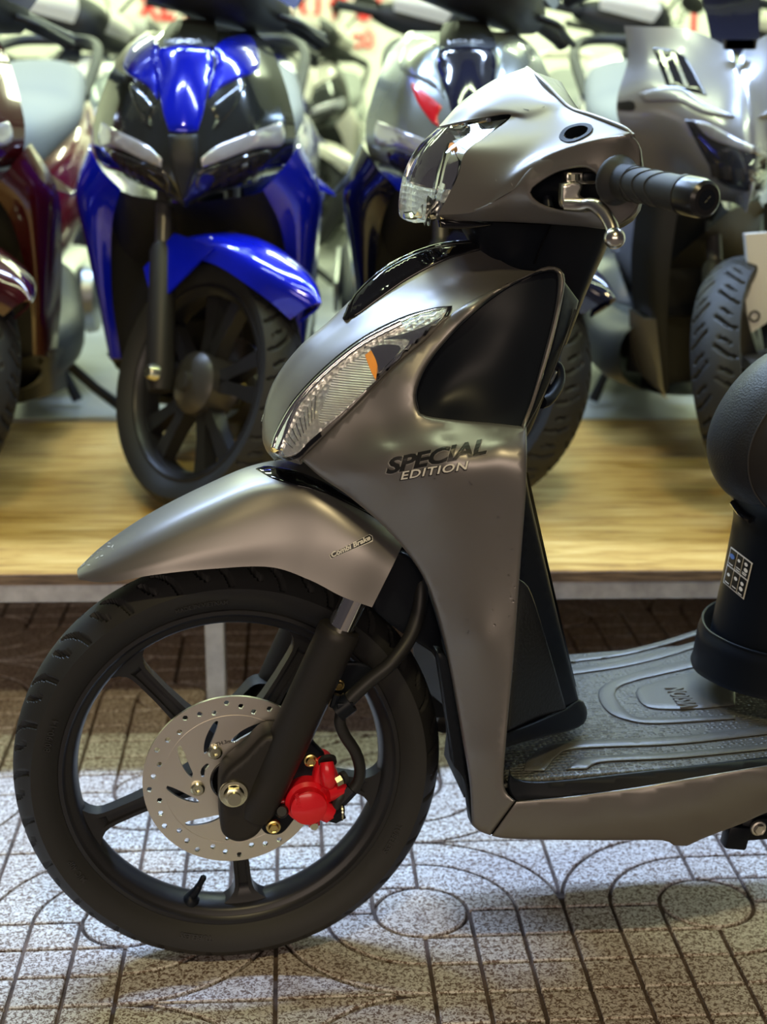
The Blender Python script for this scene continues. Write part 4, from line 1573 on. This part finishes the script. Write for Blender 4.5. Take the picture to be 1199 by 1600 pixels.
both(arcs([((1108, 985), 1.05), ((1100, 1000), 1.05), ((1096, 1020), 1.08), ((1091, 1042), 1.1), ((1088, 1049), 1.1)], sid2), 4, 4).build('column_foot', 'satin_black', scooter, smooth=50)
ringp = arcs([((1108, 985), 1.05)], sid2)[0]
MB().tube(cr([Vector((p.x, -p.y, p.z)) for p in ringp[:0:-1]] + ringp, 5), .0016, 6).build('column_seam', 'satin_black', colo, smooth=50)
sl = MB().tube(cr([FR.hit(1148, 783, CMB, .002), FR.hit(1160, 800, CMB, .002), FR.hit(1176, 812, CMB, .002)], 4), .004, 8)
sl.build('seat_catch', 'gloss_black', seat, smooth=45)


# instruction sticker
def q4(u, v):
    a, b_, c, d = Vector((1144, 854)), Vector((1178, 880)), Vector((1164, 937)), Vector((1132, 910))
    return (a * (1 - u) + b_ * u) * (1 - v) + (d * (1 - u) + c * u) * v


def st_sheet(loop, off, mt, step=.08):
    mb = sheet([loop], lambda u, v, d: FR.hit(*q4(u, v), CMB, off), step)
    return mb


so = st_sheet([(0, 0, 1), (1, 0, 1), (1, 1, 1), (0, 1, 1)], .0008, 'decal_white', .12).build('warning_sticker', 'decal_white', colo, smooth=40)
for x0, y0, x1, y1 in ((.04, .03, .33, .47), (.36, .03, .60, .47), (.63, .03, .96, .47), (.04, .51, .33, .97), (.36, .51, .62, .97), (.65, .51, .96, .97)):
    st_sheet([(x0, y0, 1), (x1, y0, 1), (x1, y1, 1), (x0, y1, 1)], .0014, '', .1).build('sticker_field', 'decal_black', so, smooth=40)
for x, y, r_, mt in ((.17, .2, .11, 'sticker_blue'), (.47, .18, .07, 'decal_white'), (.78, .14, .08, 'decal_white'), (.82, .28, .09, 'decal_white'), (.18, .70, .07, 'decal_white'), (.5, .66, .08, 'decal_white'), (.8, .66, .08, 'decal_white'), (.8, .80, .09, 'decal_white')):
    st_sheet([(x + r_ * math.cos(k), y + .6 * r_ * math.sin(k)) for k in (0, .9, 1.8, 2.7, 3.6, 4.5, 5.4)], .002, '', .05).build('sticker_symbol', mt, so, smooth=40)
for x, y in ((.08, .40), (.40, .36), (.68, .40), (.08, .90), (.40, .88), (.69, .92), (.40, .42), (.69, .36)):
    st_sheet([(x, y, 1), (x + .2, y, 1), (x + .2, y + .025, 1), (x, y + .025, 1)], .002, '', .08).build('sticker_line', 'decal_white', so, smooth=40)
# rear wheel of the scooter, out of the frame to the right, keeps it standing
rw = Vector((1.255, 0, .25))
shift(tyre_mb(seg=120, grooves=None, prof_n=8, hw=.046), rw).build('tyre', 'rubber', scooter, smooth=50, fix=False)
MB().lathe([(.199, -.028), (.19, -.025), (.178, -.01), (.176, 0), (.178, .01), (.19, .025), (.199, .028)], rw, (0, 1, 0), 64).build('wheel_rim', 'wheel_paint', scooter, smooth=40)
tail = []
for x, w, z0, z1 in ((.70, .125, .30, .74), (.85, .15, .40, .79), (1.05, .16, .50, .80), (1.25, .14, .58, .82), (1.45, .09, .68, .84), (1.52, .03, .74, .83)):
    tail.append([Vector((x, -w * math.sin(q), (z0 + z1) / 2 + (z1 - z0) / 2 * math.cos(q))) for q in [2 * PI * k / 14 for k in range(14)]])
MB().grid(tail, 5, 3, True).build('tail_body', 'satin_grey', scooter, smooth=45)
MB().box((1.0, .03, .27), (.55, .10, .12), bev=.03).build('engine', 'engine_metal', scooter, smooth=40)

# ================================================================== the motorbikes on the platform
BF = Frame((-.341, 2.653, STZ), 0.0)
B = BF.y
BR = .2245           # wheel radius
STEER = R(46)
PARTS = []          # (name, mesh builder, palette key, parent name or None)


def part(name, mb, key, parent=None, smooth=42):
    PARTS.append((name, mb, key, parent, smooth))
    return mb


def mirx(mb):
    m = MB()
    m.v = [(-x, y, z) for x, y, z in mb.v]
    m.f = [tuple(reversed(q)) for q in mb.f]
    return m


def bl_(pts):
    return [B(*p) for p in pts]


def symx(lines, nu=6, nv=6):
    full = [[Vector((-p.x, p.y, p.z)) for p in l] for l in lines[:0:-1]] + lines
    for l in full:
        pass
    return MB().grid(full, nu, nv)


def pairx(name, mb, key, parent=None, smooth=42):
    part(name, mb, key, parent, smooth)
    part(name, mirx(mb), key, parent, smooth)


# --- face hull: lines from the centre outwards, each running top to bottom
CX = 287
prof = [(48, .16), (75, .10), (110, .062), (155, .030), (205, .004), (255, -.006), (295, .012), (316, .035)]
half = {48: 112, 75: 136, 110: 152, 155: 166, 205: 175, 255: 165, 295: 128, 316: 70}
lines = []
for f_ in (0, .14, .36, .62, .84, 1.0):
    l = []
    for y, c in prof:
        yy = y + (8 if y > 290 else 0) * (1 - f_) - 18 * f_ * (y > 290)
        dip = .016 * math.exp(-((f_ - .30) / .16) ** 2) * (1 if 75 < y < 250 else 0)
        l.append(B(CX + half[y] * f_, yy, c + .19 * f_ ** 1.9 + dip))
    for p in l:
        if f_ == 0:
            p.x = 0
    lines.append(l)
hull = symx(lines, 5, 5)
HB2 = hull.bvh()
part('face_cover', hull, 'second', None, 45)


def bd(name, loop, key, off=.003, step=8, rim=3, rd=.0025, mirror=True, parent='face_cover'):
    mb = sheet([loop], lambda u, v, d: BF.hit(u, v, HB2, off - d), step, rim, .006, rd)
    part(name, mb, key, parent)
    if mirror:
        part(name, mirx(mb), key, parent)


bd('nose_panel', [(244, 76, 1), (287, 72), (330, 76, 1), (334, 104), (324, 145), (318, 178), (309, 206, 1), (287, 208), (265, 206, 1), (256, 178), (250, 145), (240, 104)], 'main', .004, 8, 3, .003, False)
bd('nose_wing', [(334, 76, 1), (352, 62), (388, 56), (402, 78), (406, 100), (398, 114), (372, 124), (345, 138), (326, 156, 1), (330, 130), (338, 104)], 'wing', .005)
bd('running_light', [(314, 248, 1), (340, 228), (390, 208), (440, 190, 1), (446, 206), (440, 228), (400, 232), (350, 250), (316, 262, 1)], 'drl', .003)
bd('head_lamp', [(306, 286, 1), (312, 268), (350, 254), (400, 238), (424, 236), (418, 262), (396, 288), (350, 298), (310, 302, 1)], 'lamp', .002)
for q in (0, 1, 2, 3):
    x0 = 345 + q * 16
    bd('lamp_cell', [(x0, 266 - q * 5, 1), (x0 + 9, 262 - q * 5, 1), (x0 + 9, 288 - q * 2, 1), (x0, 291 - q * 2, 1)], 'cell', .0035, 8, 0, 0)
bd('beak', [(264, 210, 1), (310, 210, 1), (308, 250), (300, 280), (287, 312), (274, 280), (266, 250)], 'black', .004, 8, 3, .003, False)
bd('accent', [(330, 168, 1), (352, 150), (384, 128), (372, 160), (348, 192), (334, 200, 1), (338, 184)], 'accent', .003)
# smoked screen above the nose with a maker's badge plate
scr = symx([bl_([(287, 74, .10), (287, 50, .15), (287, 30, .20)]), bl_([(318, 74, .11), (316, 50, .16), (312, 30, .21)]), bl_([(338, 72, .125), (340, 52, .18), (336, 34, .23)])], 5, 5)
part('visor', scr, 'black', None)
bt0 = text_mb('HONDA', 10.5, lambda u, v, d: Vector((u, v, d)), 0, .3).w
part('badge_lettering', text_mb('HONDA', 10.5, lambda u, v, d: B(257 + u * 60 / bt0, 68 - v, .100 + .0018 * (v - 0) + .00002 * (u * 60 / bt0 - 30) ** 2 - .012), 0, .3), 'chrome', 'visor', 0)
# lower apron
part('apron', symx([bl_([(287, 318, .05), (287, 345, .13), (287, 420, .30)]), bl_([(340, 312, .08), (345, 345, .15), (345, 420, .30)]), bl_([(410, 300, .14), (430, 350, .20), (440, 420, .28)]), bl_([(456, 262, .19), (470, 320, .24), (474, 420, .28)])], 4, 4), 'black', None)
# leg shields
ls = MB().grid([bl_([(412, 298, .13), (436, 345, .17), (449, 410, .20), (455, 480, .225), (452, 560, .25)]), bl_([(440, 268, .135), (466, 320, .16), (470, 400, .19), (468, 480, .215), (462, 560, .245)]),
                bl_([(464, 236, .165), (494, 300, .19), (490, 380, .22), (482, 470, .245), (473, 562, .265)]), bl_([(470, 225, .20), (502, 296, .25), (500, 380, .30), (492, 470, .33), (480, 560, .34)])], 5, 5)
pairx('leg_shield', ls.solid(.004), 'shield')
lsw = MB().grid([bl_([(452, 270, .19), (480, 265, .22), (520, 298, .30)]), bl_([(455, 290, .18), (485, 292, .215), (526, 306, .30)])], 4, 5)
pairx('shield_fin', lsw.solid(.004), 'shield', 'leg_shield')
cav = symx([bl_([(287, 330, .34), (287, 450, .36), (287, 575, .40)]), bl_([(370, 325, .30), (380, 450, .33), (380, 575, .36)]), bl_([(452, 330, .20), (470, 450, .24), (465, 575, .27)])], 4, 4)
part('inner_cavity', cav, 'black', None)
low = symx([bl_([(287, 575, .34), (287, 640, .50)]), bl_([(380, 572, .30), (370, 640, .46)]), bl_([(470, 556, .25), (452, 625, .40)]), bl_([(484, 545, .40), (470, 610, .60)])], 4, 4)
part('belly_cover', low, 'black', None)

# --- body running back, seat and tail
def loftx(secs, key, name, parent=None, n=16, nu=5):
    rows = []
    for y, w, z0, z1, sq in secs:
        rows.append([Vector((w * math.copysign(abs(math.cos(q)) ** sq, math.cos(q)), y, (z0 + z1) / 2 + (z1 - z0) / 2 * math.copysign(abs(math.sin(q)) ** sq, math.sin(q)))) for q in [2 * PI * k / n for k in range(n)]])
    return part(name, MB().grid(rows, nu, 2, True), key, parent)


loftx([(.30, .17, .14, .30, .7), (.45, .19, .13, .27, .6), (.70, .19, .13, .27, .6), (.85, .16, .16, .36, .7)], 'black', 'footboard')
loftx([(.66, .05, .25, .58, .8), (.78, .13, .27, .62, .8), (.95, .17, .34, .66, .8), (1.15, .175, .42, .70, .8), (1.35, .14, .52, .74, .8), (1.55, .07, .62, .77, .8), (1.62, .02, .68, .74, .8)], 'tail', 'tail_cover')
loftx([(.60, .06, .54, .62, .8), (.66, .11, .52, .67, .8), (.80, .14, .56, .69, .8), (1.0, .155, .60, .71, .8), (1.12, .15, .63, .74, .8), (1.35, .12, .68, .79, .8), (1.48, .05, .72, .78, .8)], 'seat', 'seat')
part('grab_rail', MB().tube(cr([(-.13, 1.25, .70), (-.14, 1.45, .80), (-.10, 1.60, .84), (0, 1.64, .845), (.10, 1.60, .84), (.14, 1.45, .80), (.13, 1.25, .70)], 6), .014, 10), 'rail')
loftx([(.80, .09, .15, .30, .7), (1.0, .15, .14, .33, .6), (1.28, .16, .16, .34, .6), (1.42, .10, .20, .30, .7)], 'engine', 'engine_cover')
part('muffler', MB().tube([(-.19, 1.0, .17), (-.20, 1.05, .20), (-.21, 1.5, .27), (-.21, 1.58, .28)], [.03, .055, .062, .04], 18), 'black')
part('muffler_guard', MB().box((-.268, 1.3, .245), (.012, .34, .08), Matrix.Rotation(R(9), 3, 'X'), .004), 'engine', 'muffler')
part('variator_cover', MB().lathe([(0, .012), (.06, .012), (.085, .004), (.09, -.02)], (.165, 1.05, .235), (1, 0, 0), 28), 'engine', 'engine_cover')
part('side_stand', MB().tube([(.13, .70, .15), (.20, .74, .07), (.26, .76, .016), (.29, .76, .014)], [.012, .012, .013, .012], 10), 'black')
part('centre_stand', MB().tube([(-.14, .86, .016), (-.10, .88, .10), (.10, .88, .10), (.14, .86, .016)], .013, 10), 'black')
# rear wheel
RWC = Vector((0, 1.27, BR))


def turned(mb):
    """wheel parts are modelled with the axle along y; turn it along x"""
    m = MB()
    m.v = [(y, -x, z) for x, y, z in mb.v]
    m.f = mb.f
    return m


KAX = Vector((0, math.sin(R(25)), math.cos(R(25))))


def wheel_set(c, steer, rear=False):
    ty = tyre_mb(BR, .043 if not rear else .048, .176, .028, 420 if not rear else 120, 26, 'hook' if not rear else None, 22 if not rear else 10)
    rm_ = MB().lathe([(.176, -.028), (.170, -.029), (.166, -.024), (.157, -.019), (.153, 0), (.157, .019), (.166, .024), (.176, .029)], (0, 0, 0), (0, 1, 0), 72)
    sp = []
    for k in range(5):
        a = R(20 + 72 * k)
        for dl in (-.22, .22):
            er = Vector((math.cos(a), 0, math.sin(a)))
            e2 = Vector((math.cos(a + dl), 0, math.sin(a + dl)))
            s_ = MB()
            et = Vector((-math.sin(a), 0, math.cos(a)))
            rows = []
            for t_, w, h in ((0, .015, .018), (.5, .011, .014), (1, .016, .013)):
                p = (er * .03).lerp(e2 * .157, t_)
                rows.append([p + et * (w * x) + Vector((0, h * y, 0)) for x, y in ((-1, -1), (1, -1), (1, 1), (-1, 1))])
            for i in range(2):
                s_.add(rows[i] + rows[i + 1], [(j, (j + 1) % 4, 4 + (j + 1) % 4, 4 + j) for j in range(4)])
            sp.append(s_)
    hb = MB().lathe([(0, -.055), (.016, -.055), (.018, -.045), (.040, -.042), (.055, -.030), (.058, 0), (.055, .03), (.04, .042), (.018, .045), (0, .05)], (0, 0, 0), (0, 1, 0), 36)
    dk = MB().lathe([(.05, .050), (.095, .050), (.095, .054), (.05, .054)], (0, 0, 0), (0, 1, 0), 40, True)
    Mx = Matrix.Translation(c) @ Matrix.Rotation(steer, 4, KAX)
    pre = 'rear_wheel' if rear else 'front_wheel'
    part(pre, turned(ty).xform(Mx), 'tyre', None, 50)
    part('rim', turned(rm_).xform(Mx), 'rim', pre)
    for s_ in sp:
        part('spoke', turned(s_).xform(Mx), 'rim', pre, 30)
    part('hub', turned(hb).xform(Mx), 'hub', pre)
    part('brake_disc', turned(dk).xform(Mx), 'chrome', pre)
    return Mx


wheel_set(RWC, 0, True)
WC = Vector((.03, 0, BR))
MX = wheel_set(WC, STEER)
# steered fork, mudguard and handlebar (forward is -y before steering)
RK = math.tan(R(25))
for sx in (-1, 1):
    p0 = Vector((sx * .078, .02, -.03))
    p1 = Vector((sx * .078, .02 + .24 * RK, .21))
    p2 = Vector((sx * .078, .02 + .48 * RK, .45))
    part('fork_slider', MB().tube([p0, p0.lerp(p1, .1), p0.lerp(p1, .95), p1], [.020, .025, .023, .018], 18).xform(MX), 'fork')
    part('fork_tube', MB().tube([p1, p2], .0145, 16).xform(MX), 'forktube')
    part('axle_nut', MB().lathe([(0, -.016), (.010, -.016), (.013, -.012), (.016, 0)], (sx * .098, .02, 0), (-sx, 0, 0), 14).xform(MX), 'nut')
part('caliper', MB().box((.075, .075, .035), (.04, .05, .075), bev=.008).xform(MX), 'red')
rows = []
for a_, r_, w in ((138, .302, .012), (130, .295, .042), (119, .282, .064), (102, .271, .076), (86, .267, .080), (70, .265, .080), (58, .263, .078)):
    r_ *= .96
    a = R(a_)
    ey = -math.cos(a)      # forward for a > 90
    e = Vector((0, math.cos(a), math.sin(a)))
    dn = -e
    rows.append([Vector((-w, 0, 0)) + e * (r_ - .05), Vector((-w * .96, 0, 0)) + e * (r_ - .012), Vector((-w * .5, 0, 0)) + e * (r_ + .006), e * (r_ + .014), Vector((w * .5, 0, 0)) + e * (r_ + .006), Vector((w * .96, 0, 0)) + e * (r_ - .012), Vector((w, 0, 0)) + e * (r_ - .05)])
part('front_mudguard', MB().grid(rows, 5, 4).solid(.004).xform(MX), 'main')
for sx in (-1, 1):
    tri = [(sx * .079, .10, .10), (sx * .081, -.02, .235), (sx * .081, .10, .235), (sx * .080, .16, .16)]
    part('mudguard_cheek', MB().add([Vector(p) for p in tri] + [Vector(p) + Vector((sx * .004, 0, 0)) for p in tri], [(0, 1, 2, 3), (7, 6, 5, 4), (0, 4, 5, 1), (1, 5, 6, 2), (2, 6, 7, 3), (3, 7, 4, 0)]).xform(MX), 'main', 'front_mudguard', 20)
HM = Matrix.Translation((0, .27, .885)) @ Matrix.Rotation(STEER * .8, 4, KAX)
hc = []
for x, yy, zz, ry, rz in ((-.21, .05, .02, .03, .03), (-.15, .02, .025, .05, .05), (-.07, -.03, .04, .075, .075), (0, -.045, .045, .085, .085), (.07, -.03, .04, .075, .075), (.15, .02, .025, .05, .05), (.21, .05, .02, .03, .03)):
    hc.append([Vector((x, yy + ry * math.cos(q), zz + rz * math.sin(q))) for q in [2 * PI * k / 12 for k in range(12)]])
part('handlebar_cover', MB().grid(hc, 5, 2, True).xform(HM), 'black')
for sx in (-1, 1):
    part('handle_grip', MB().tube([(sx * .19, .05, .02), (sx * .21, .055, .02), (sx * .32, .10, .01), (sx * .335, .106, .008)], [.024, .017, .0165, .019], 16).xform(HM), 'black', 'handlebar_cover')
    part('lever', MB().tube(cr([(sx * .16, -.0, .015), (sx * .21, -.02, .012), (sx * .27, .02, .005), (sx * .32, .05, .0)], 4), [.007] * 13, 8).xform(HM), 'black', 'handlebar_cover')
    part('mirror_stem', MB().tube(cr([(sx * .13, .03, .06), (sx * .16, .02, .13), (sx * .22, .03, .22)], 4), .006, 8).xform(HM), 'black', 'handlebar_cover')
    mm = MB().lathe([(0, -.014), (.03, -.012), (.046, -.004), (.048, .004), (.044, .008), (0, .008)], (0, 0, 0), (0, 1, 0), 20)
    mm.v = [(x * 1.5, y, z * .85) for x, y, z in mm.v]
    part('mirror', shift(mm, (sx * .24, .03, .255)).xform(HM), 'black', 'handlebar_cover')
    cs = MB().grid([[Vector((sx * x, y, z)) for x, y, z in l] for l in ([(.05, -.10, .03), (.10, -.06, .03), (.17, -.01, .03)], [(.05, -.115, .07), (.11, -.065, .065), (.18, -.01, .055)], [(.05, -.08, .115), (.11, -.04, .10), (.18, .0, .075)])], 5, 5)
    for k_, v_ in enumerate(cs.v):
        cs.v[k_] = (v_[0] * 1.12, v_[1] * 1.30 - .012, v_[2] * 1.12)
    part('cover_panel', cs.xform(HM), 'main', 'handlebar_cover')

PARTS_A = list(PARTS)
MESH = {}
BASE = dict(second='dark_grey_gloss', black='black_plastic', drl='violet_lens', lamp='smoked_lens', cell='lamp_cell', chrome='alloy', tyre='rubber', rim='wheel_paint', hub='hub_brown', fork='fork_paint', forktube='hub_brown', nut='zinc_pale', red='red_gloss', engine='engine_metal', seat='seat_grey', rail='black_plastic', accent='dark_grey_gloss')
_first = {}


def bike(name, loc, yaw, pal, label, cat, group, skip=(), parts=None):
    """one parked bike: own empty, own part objects; alike meshes are shared"""
    P = dict(BASE)
    P.update(pal)
    for k_ in ('wing', 'shield'):
        P.setdefault(k_, P['main'])
    root = empty(name, loc, yaw, label, cat, group)
    by = {}
    parts = parts or PARTS_A
    for i_, (nm, mb, key, par, sm) in enumerate(parts):
        i = (id(parts), i_)
        if nm in skip:
            continue
        if i not in MESH:
            o = mb.build(nm, P[key], root, smooth=sm)
            MESH[i] = o.data
        else:
            o = bpy.data.objects.new(nm, MESH[i])
            COL.objects.link(o)
            o.material_slots[0].link = 'OBJECT'
            o.material_slots[0].material = M[P[key]]
        o.parent = by.get(par, root) if par else root
        if nm not in by:
            by[nm] = o
    return root


GRP = 'scooters parked on the plywood platform'
bike('parked_scooter', BF.O, 0, dict(main='blue_gloss', tail='navy_gloss'), 'bright blue and black scooter facing the street with a blue mudguard', 'scooter', GRP)
bike('parked_scooter', (.149, 2.706, STZ), 0, dict(main='smoked_navy', second='grey_metal', wing='grey_metal', shield='navy_dark', tail='navy_gloss', accent='red_gloss'), 'dark grey scooter with red nose accents parked beside the blue one', 'scooter', GRP)
bike('parked_scooter', (-.828, 2.68, STZ), R(2), dict(main='dark_maroon_gloss', second='dark_maroon_gloss', tail='maroon_gloss', rim='hub_brown'), 'dark maroon scooter with grey seat at the platform edge beside the blue one', 'scooter', GRP)

# ------------------------------------------------ angular silver scooter at the right end
DF = Frame((.632, 2.682, STZ), 0.0)
BF_keep = BF
BF = DF
B = DF.y
KEEP = {'footboard', 'tail_cover', 'seat', 'grab_rail', 'engine_cover', 'muffler', 'muffler_guard', 'variator_cover', 'side_stand', 'centre_stand'}
PARTS = [q for q in PARTS_A if q[0] in KEEP]
_i = [k for k, q in enumerate(PARTS_A) if q[0] == 'rear_wheel'][0]
PARTS += PARTS_A[_i:_i + 14]
dl = [bl_([(1188, 100, .17), (1188, 135, .11), (1188, 185, .06), (1188, 235, .03), (1188, 290, .0), (1188, 332, .03)]),
      bl_([(1140, 76, .185), (1138, 122, .135), (1132, 172, .10), (1136, 212, .075), (1146, 282, .06), (1150, 318, .085)]),
      bl_([(1078, 46, .215), (1075, 100, .18), (1072, 148, .145), (1074, 192, .125), (1092, 262, .13), (1108, 312, .16)]),
      bl_([(1014, 42, .235), (1012, 95, .215), (1016, 140, .185), (1022, 182, .175), (1045, 240, .185), (1076, 305, .22)]),
      bl_([(976, 40, .26), (982, 92, .25), (966, 150, .215), (968, 190, .215), (1000, 258, .25), (1048, 335, .30)])]
for p in dl[0]:
    p.x = 0
for l in dl:
    pass
hull = symx([[Vector((-p.x, p.y, p.z)) for p in l] for l in dl], 5, 5)
HB2 = hull.bvh()
part('face_cover', hull, 'main', None, 30)
bd('wing_glass', [(1020, 74, 1), (1050, 78), (1072, 88, 1), (1092, 124), (1106, 150, 1), (1074, 142), (1042, 134, 1)], 'lamp', .003)
bd('glass_rail', [(1030, 80, 1), (1036, 80, 1), (1056, 132, 1), (1050, 133, 1)], 'chrome', .0045, 8, 0, 0)
bd('glass_rail', [(1050, 84, 1), (1056, 85, 1), (1078, 138, 1), (1072, 138, 1)], 'chrome', .0045, 8, 0, 0)
bd('head_lamp', [(1070, 186, 1), (1110, 192), (1150, 216), (1199, 236, 1), (1199, 300, 1), (1150, 296), (1124, 284, 1), (1098, 238)], 'lamp', .003, mirror=False)
bd('lamp_brow', [(1084, 188, 1), (1112, 194), (1152, 216), (1199, 238, 1), (1199, 248, 1), (1150, 232), (1108, 214)], 'drl', .005, mirror=False)
for q in range(4):
    bd('lamp_cell', [(1112 + q * 20, 255 + q * 4, 1), (1124 + q * 20, 256 + q * 4, 1), (1126 + q * 20, 276 + q * 3, 1), (1116 + q * 20, 275 + q * 3, 1)], 'cell', .005, 8, 0, 0, mirror=False)
bd('cheek_slot', [(966, 160, 1), (990, 158), (992, 172), (968, 172, 1)], 'black', .002, 6, 0, 0)
bd('fold_strip', [(1000, 146, 1), (1060, 136), (1100, 162), (1150, 184), (1100, 178), (1060, 160), (1010, 158, 1)], 'main', .006)


def slab(pts, t_=.008):
    P = [B(*p) for p in pts]
    n = len(P)
    Q = [p + Vector((0, t_, 0)) for p in P]
    return MB().add(P + Q, [tuple(range(n)), tuple(range(2 * n - 1, n - 1, -1))] + [(i, n + i, n + (i + 1) % n, (i + 1) % n) for i in range(n)])


vz = MB().grid([bl_([(1110, 46, .22), (1150, 80, .19), (1188, 104, .175)]), bl_([(1122, 10, .25), (1155, 30, .23), (1188, 40, .22)]), bl_([(1140, -40, .30), (1165, -30, .29), (1188, -28, .285)])], 4, 4)
part('visor', vz, 'navy', None)
part('visor', mirx(vz), 'navy', None)
pairx('visor_clip', slab([(1132, 62, .16), (1180, 62, .16), (1180, 78, .16), (1132, 76, .16)]), 'black')
part('apron', symx([[Vector((-p.x, p.y, p.z)) for p in l] for l in (bl_([(1188, 330, .05), (1188, 420, .30)]), bl_([(1120, 312, .12), (1120, 420, .30)]), bl_([(1050, 330, .26), (1050, 420, .32)]))], 3, 3), 'black')
lsd = MB().grid([bl_([(1062, 318, .24), (1050, 400, .25), (1044, 500, .27), (1046, 605, .30)]), bl_([(1030, 310, .25), (1020, 400, .26), (1022, 500, .28), (1036, 615, .31)]), bl_([(1000, 300, .28), (990, 400, .30), (994, 480, .32), (1008, 600, .36)])], 5, 5)
pairx('leg_shield', lsd.solid(.005), 'black')
pairx('lower_shield', slab([(984, 482, .30), (1006, 498, .27), (1026, 498, .27), (1038, 612, .29), (1044, 626, .30), (986, 570, .36)]), 'warm')
cavd = symx([[Vector((-p.x, p.y, p.z)) for p in l] for l in (bl_([(1188, 335, .36), (1188, 580, .42)]), bl_([(1110, 335, .34), (1110, 590, .38)]), bl_([(1040, 335, .30), (1044, 600, .33)]))], 3, 3)
part('inner_cavity', cavd, 'black')
part('side_cowl', slab([(906, 446, .95), (934, 392, .85), (960, 396, .75), (986, 474, .60), (950, 468, .75)]), 'main')
part('side_cowl', slab([(902, 452, .95), (986, 480, .58), (984, 556, .50), (975, 560, .55), (902, 474, .95)]), 'grey')
_n0 = len(PARTS)
STEER = R(-33)
MX = wheel_set(WC, STEER)
for sx in (-1, 1):
    p0 = Vector((sx * .082, .02, -.03))
    p1 = Vector((sx * .082, .02 + .24 * RK, .21))
    p2 = Vector((sx * .082, .02 + .48 * RK, .45))
    part('fork_slider', MB().tube([p0, p0.lerp(p1, .1), p0.lerp(p1, .95), p1], [.020, .026, .024, .018], 18).xform(MX), 'fork')
    part('fork_tube', MB().tube([p1, p2], .0145, 16).xform(MX), 'forktube')
    part('axle_nut', MB().lathe([(0, -.016), (.010, -.016), (.013, -.012), (.016, 0)], (sx * .098, .02, 0), (-sx, 0, 0), 14).xform(MX), 'nut')
part('fork_guard', slab([(1166, 366, -.02), (1230, 362, -.02), (1230, 470, -.02), (1200, 504, -.02), (1172, 522, -.02), (1164, 452, -.02), (1172, 444, -.02)], .02), 'card')
part('guard_badge', MB().lathe([(.007, -.001), (.010, -.001), (.010, .001), (.007, .001)], B(1180, 494, -.022), (0, 1, 0), 20, True), 'fork', 'fork_guard')
HM = Matrix.Translation((0, .36, .95)) @ Matrix.Rotation(STEER * .8, 4, KAX)
part('handlebar_cover', MB().grid(hc, 5, 2, True).xform(HM), 'black')
for sx in (-1, 1):
    part('handle_grip', MB().tube([(sx * .19, .05, .02), (sx * .21, .055, .02), (sx * .32, .10, .01), (sx * .335, .106, .008)], [.024, .017, .0165, .019], 16).xform(HM), 'black', 'handlebar_cover')
PARTS_D = list(PARTS)
bike('parked_scooter', DF.O, 0, dict(main='silver_lilac', navy='smoked_navy', drl='silver_lilac', tail='silver_lilac', grey='grey_metal', warm='silver_lilac', card='paper_tag'), 'angular silver scooter with a dark visor on the platform', 'scooter', GRP, parts=PARTS_D)

# ------------------------------------------------ further rows inside the shop
SKIP = ('lamp_cell', 'badge_lettering', 'axle_nut', 'caliper', 'lever')
G2 = 'scooters in the rows behind the platform'
rows_ = [(-1.62, 5.05, 8, dict(main='white_gloss', second='white_gloss', tail='white_gloss'), 'white scooter in the shop behind the dark maroon one'),
         (-1.06, 5.15, -2, dict(main='cream_gloss', second='grey_metal', tail='cream_gloss', seat='cream_gloss'), 'cream scooter with grey face behind the gap beside the blue scooter'),
         (-.43, 5.0, 2, dict(main='navy_gloss', second='navy_gloss', tail='navy_gloss'), 'dark blue scooter behind the bright blue one'),
         (.16, 5.2, -2, dict(main='cream_gloss', second='white_gloss', tail='cream_gloss', seat='cream_gloss'), 'cream scooter with white face behind the dark grey one'),
         (.84, 5.1, 3, dict(main='cream_gloss', second='cream_gloss', tail='cream_gloss', seat='seat_grey', rail='cream_gloss'), 'all cream scooter behind the grey scooter handlebar'),
         (1.50, 5.0, 2, dict(main='grey_metal', second='grey_metal', tail='grey_metal'), 'plain grey scooter behind the angular silver one'),
         (-1.9, 6.9, 0, dict(main='grey_metal', second='white_gloss', tail='white_gloss'), 'white and grey scooter by the back wall'),
         (-1.1, 7.0, 5, dict(main='white_gloss', second='cream_gloss', tail='white_gloss'), 'white scooter with cream face by the back wall'),
         (-.35, 6.9, -5, dict(main='cream_gloss', second='dark_grey_gloss', tail='grey_metal'), 'cream and black scooter by the back wall'),
         (.38, 7.0, 4, dict(main='white_gloss', second='grey_metal', tail='grey_metal'), 'white scooter with grey face under the red sign'),
         (1.1, 6.9, -8, dict(main='dark_grey_gloss', second='dark_grey_gloss', tail='dark_grey_gloss'), 'all black scooter beside the white banner'),
         (1.8, 7.0, 4, dict(main='cream_gloss', second='white_gloss', tail='cream_gloss'), 'cream scooter below the white banner')]
for x, y, yw, pal, lab in rows_:
    bike('stored_scooter', (x, y, STZ), R(yw), pal, lab, 'scooter', G2, SKIP)
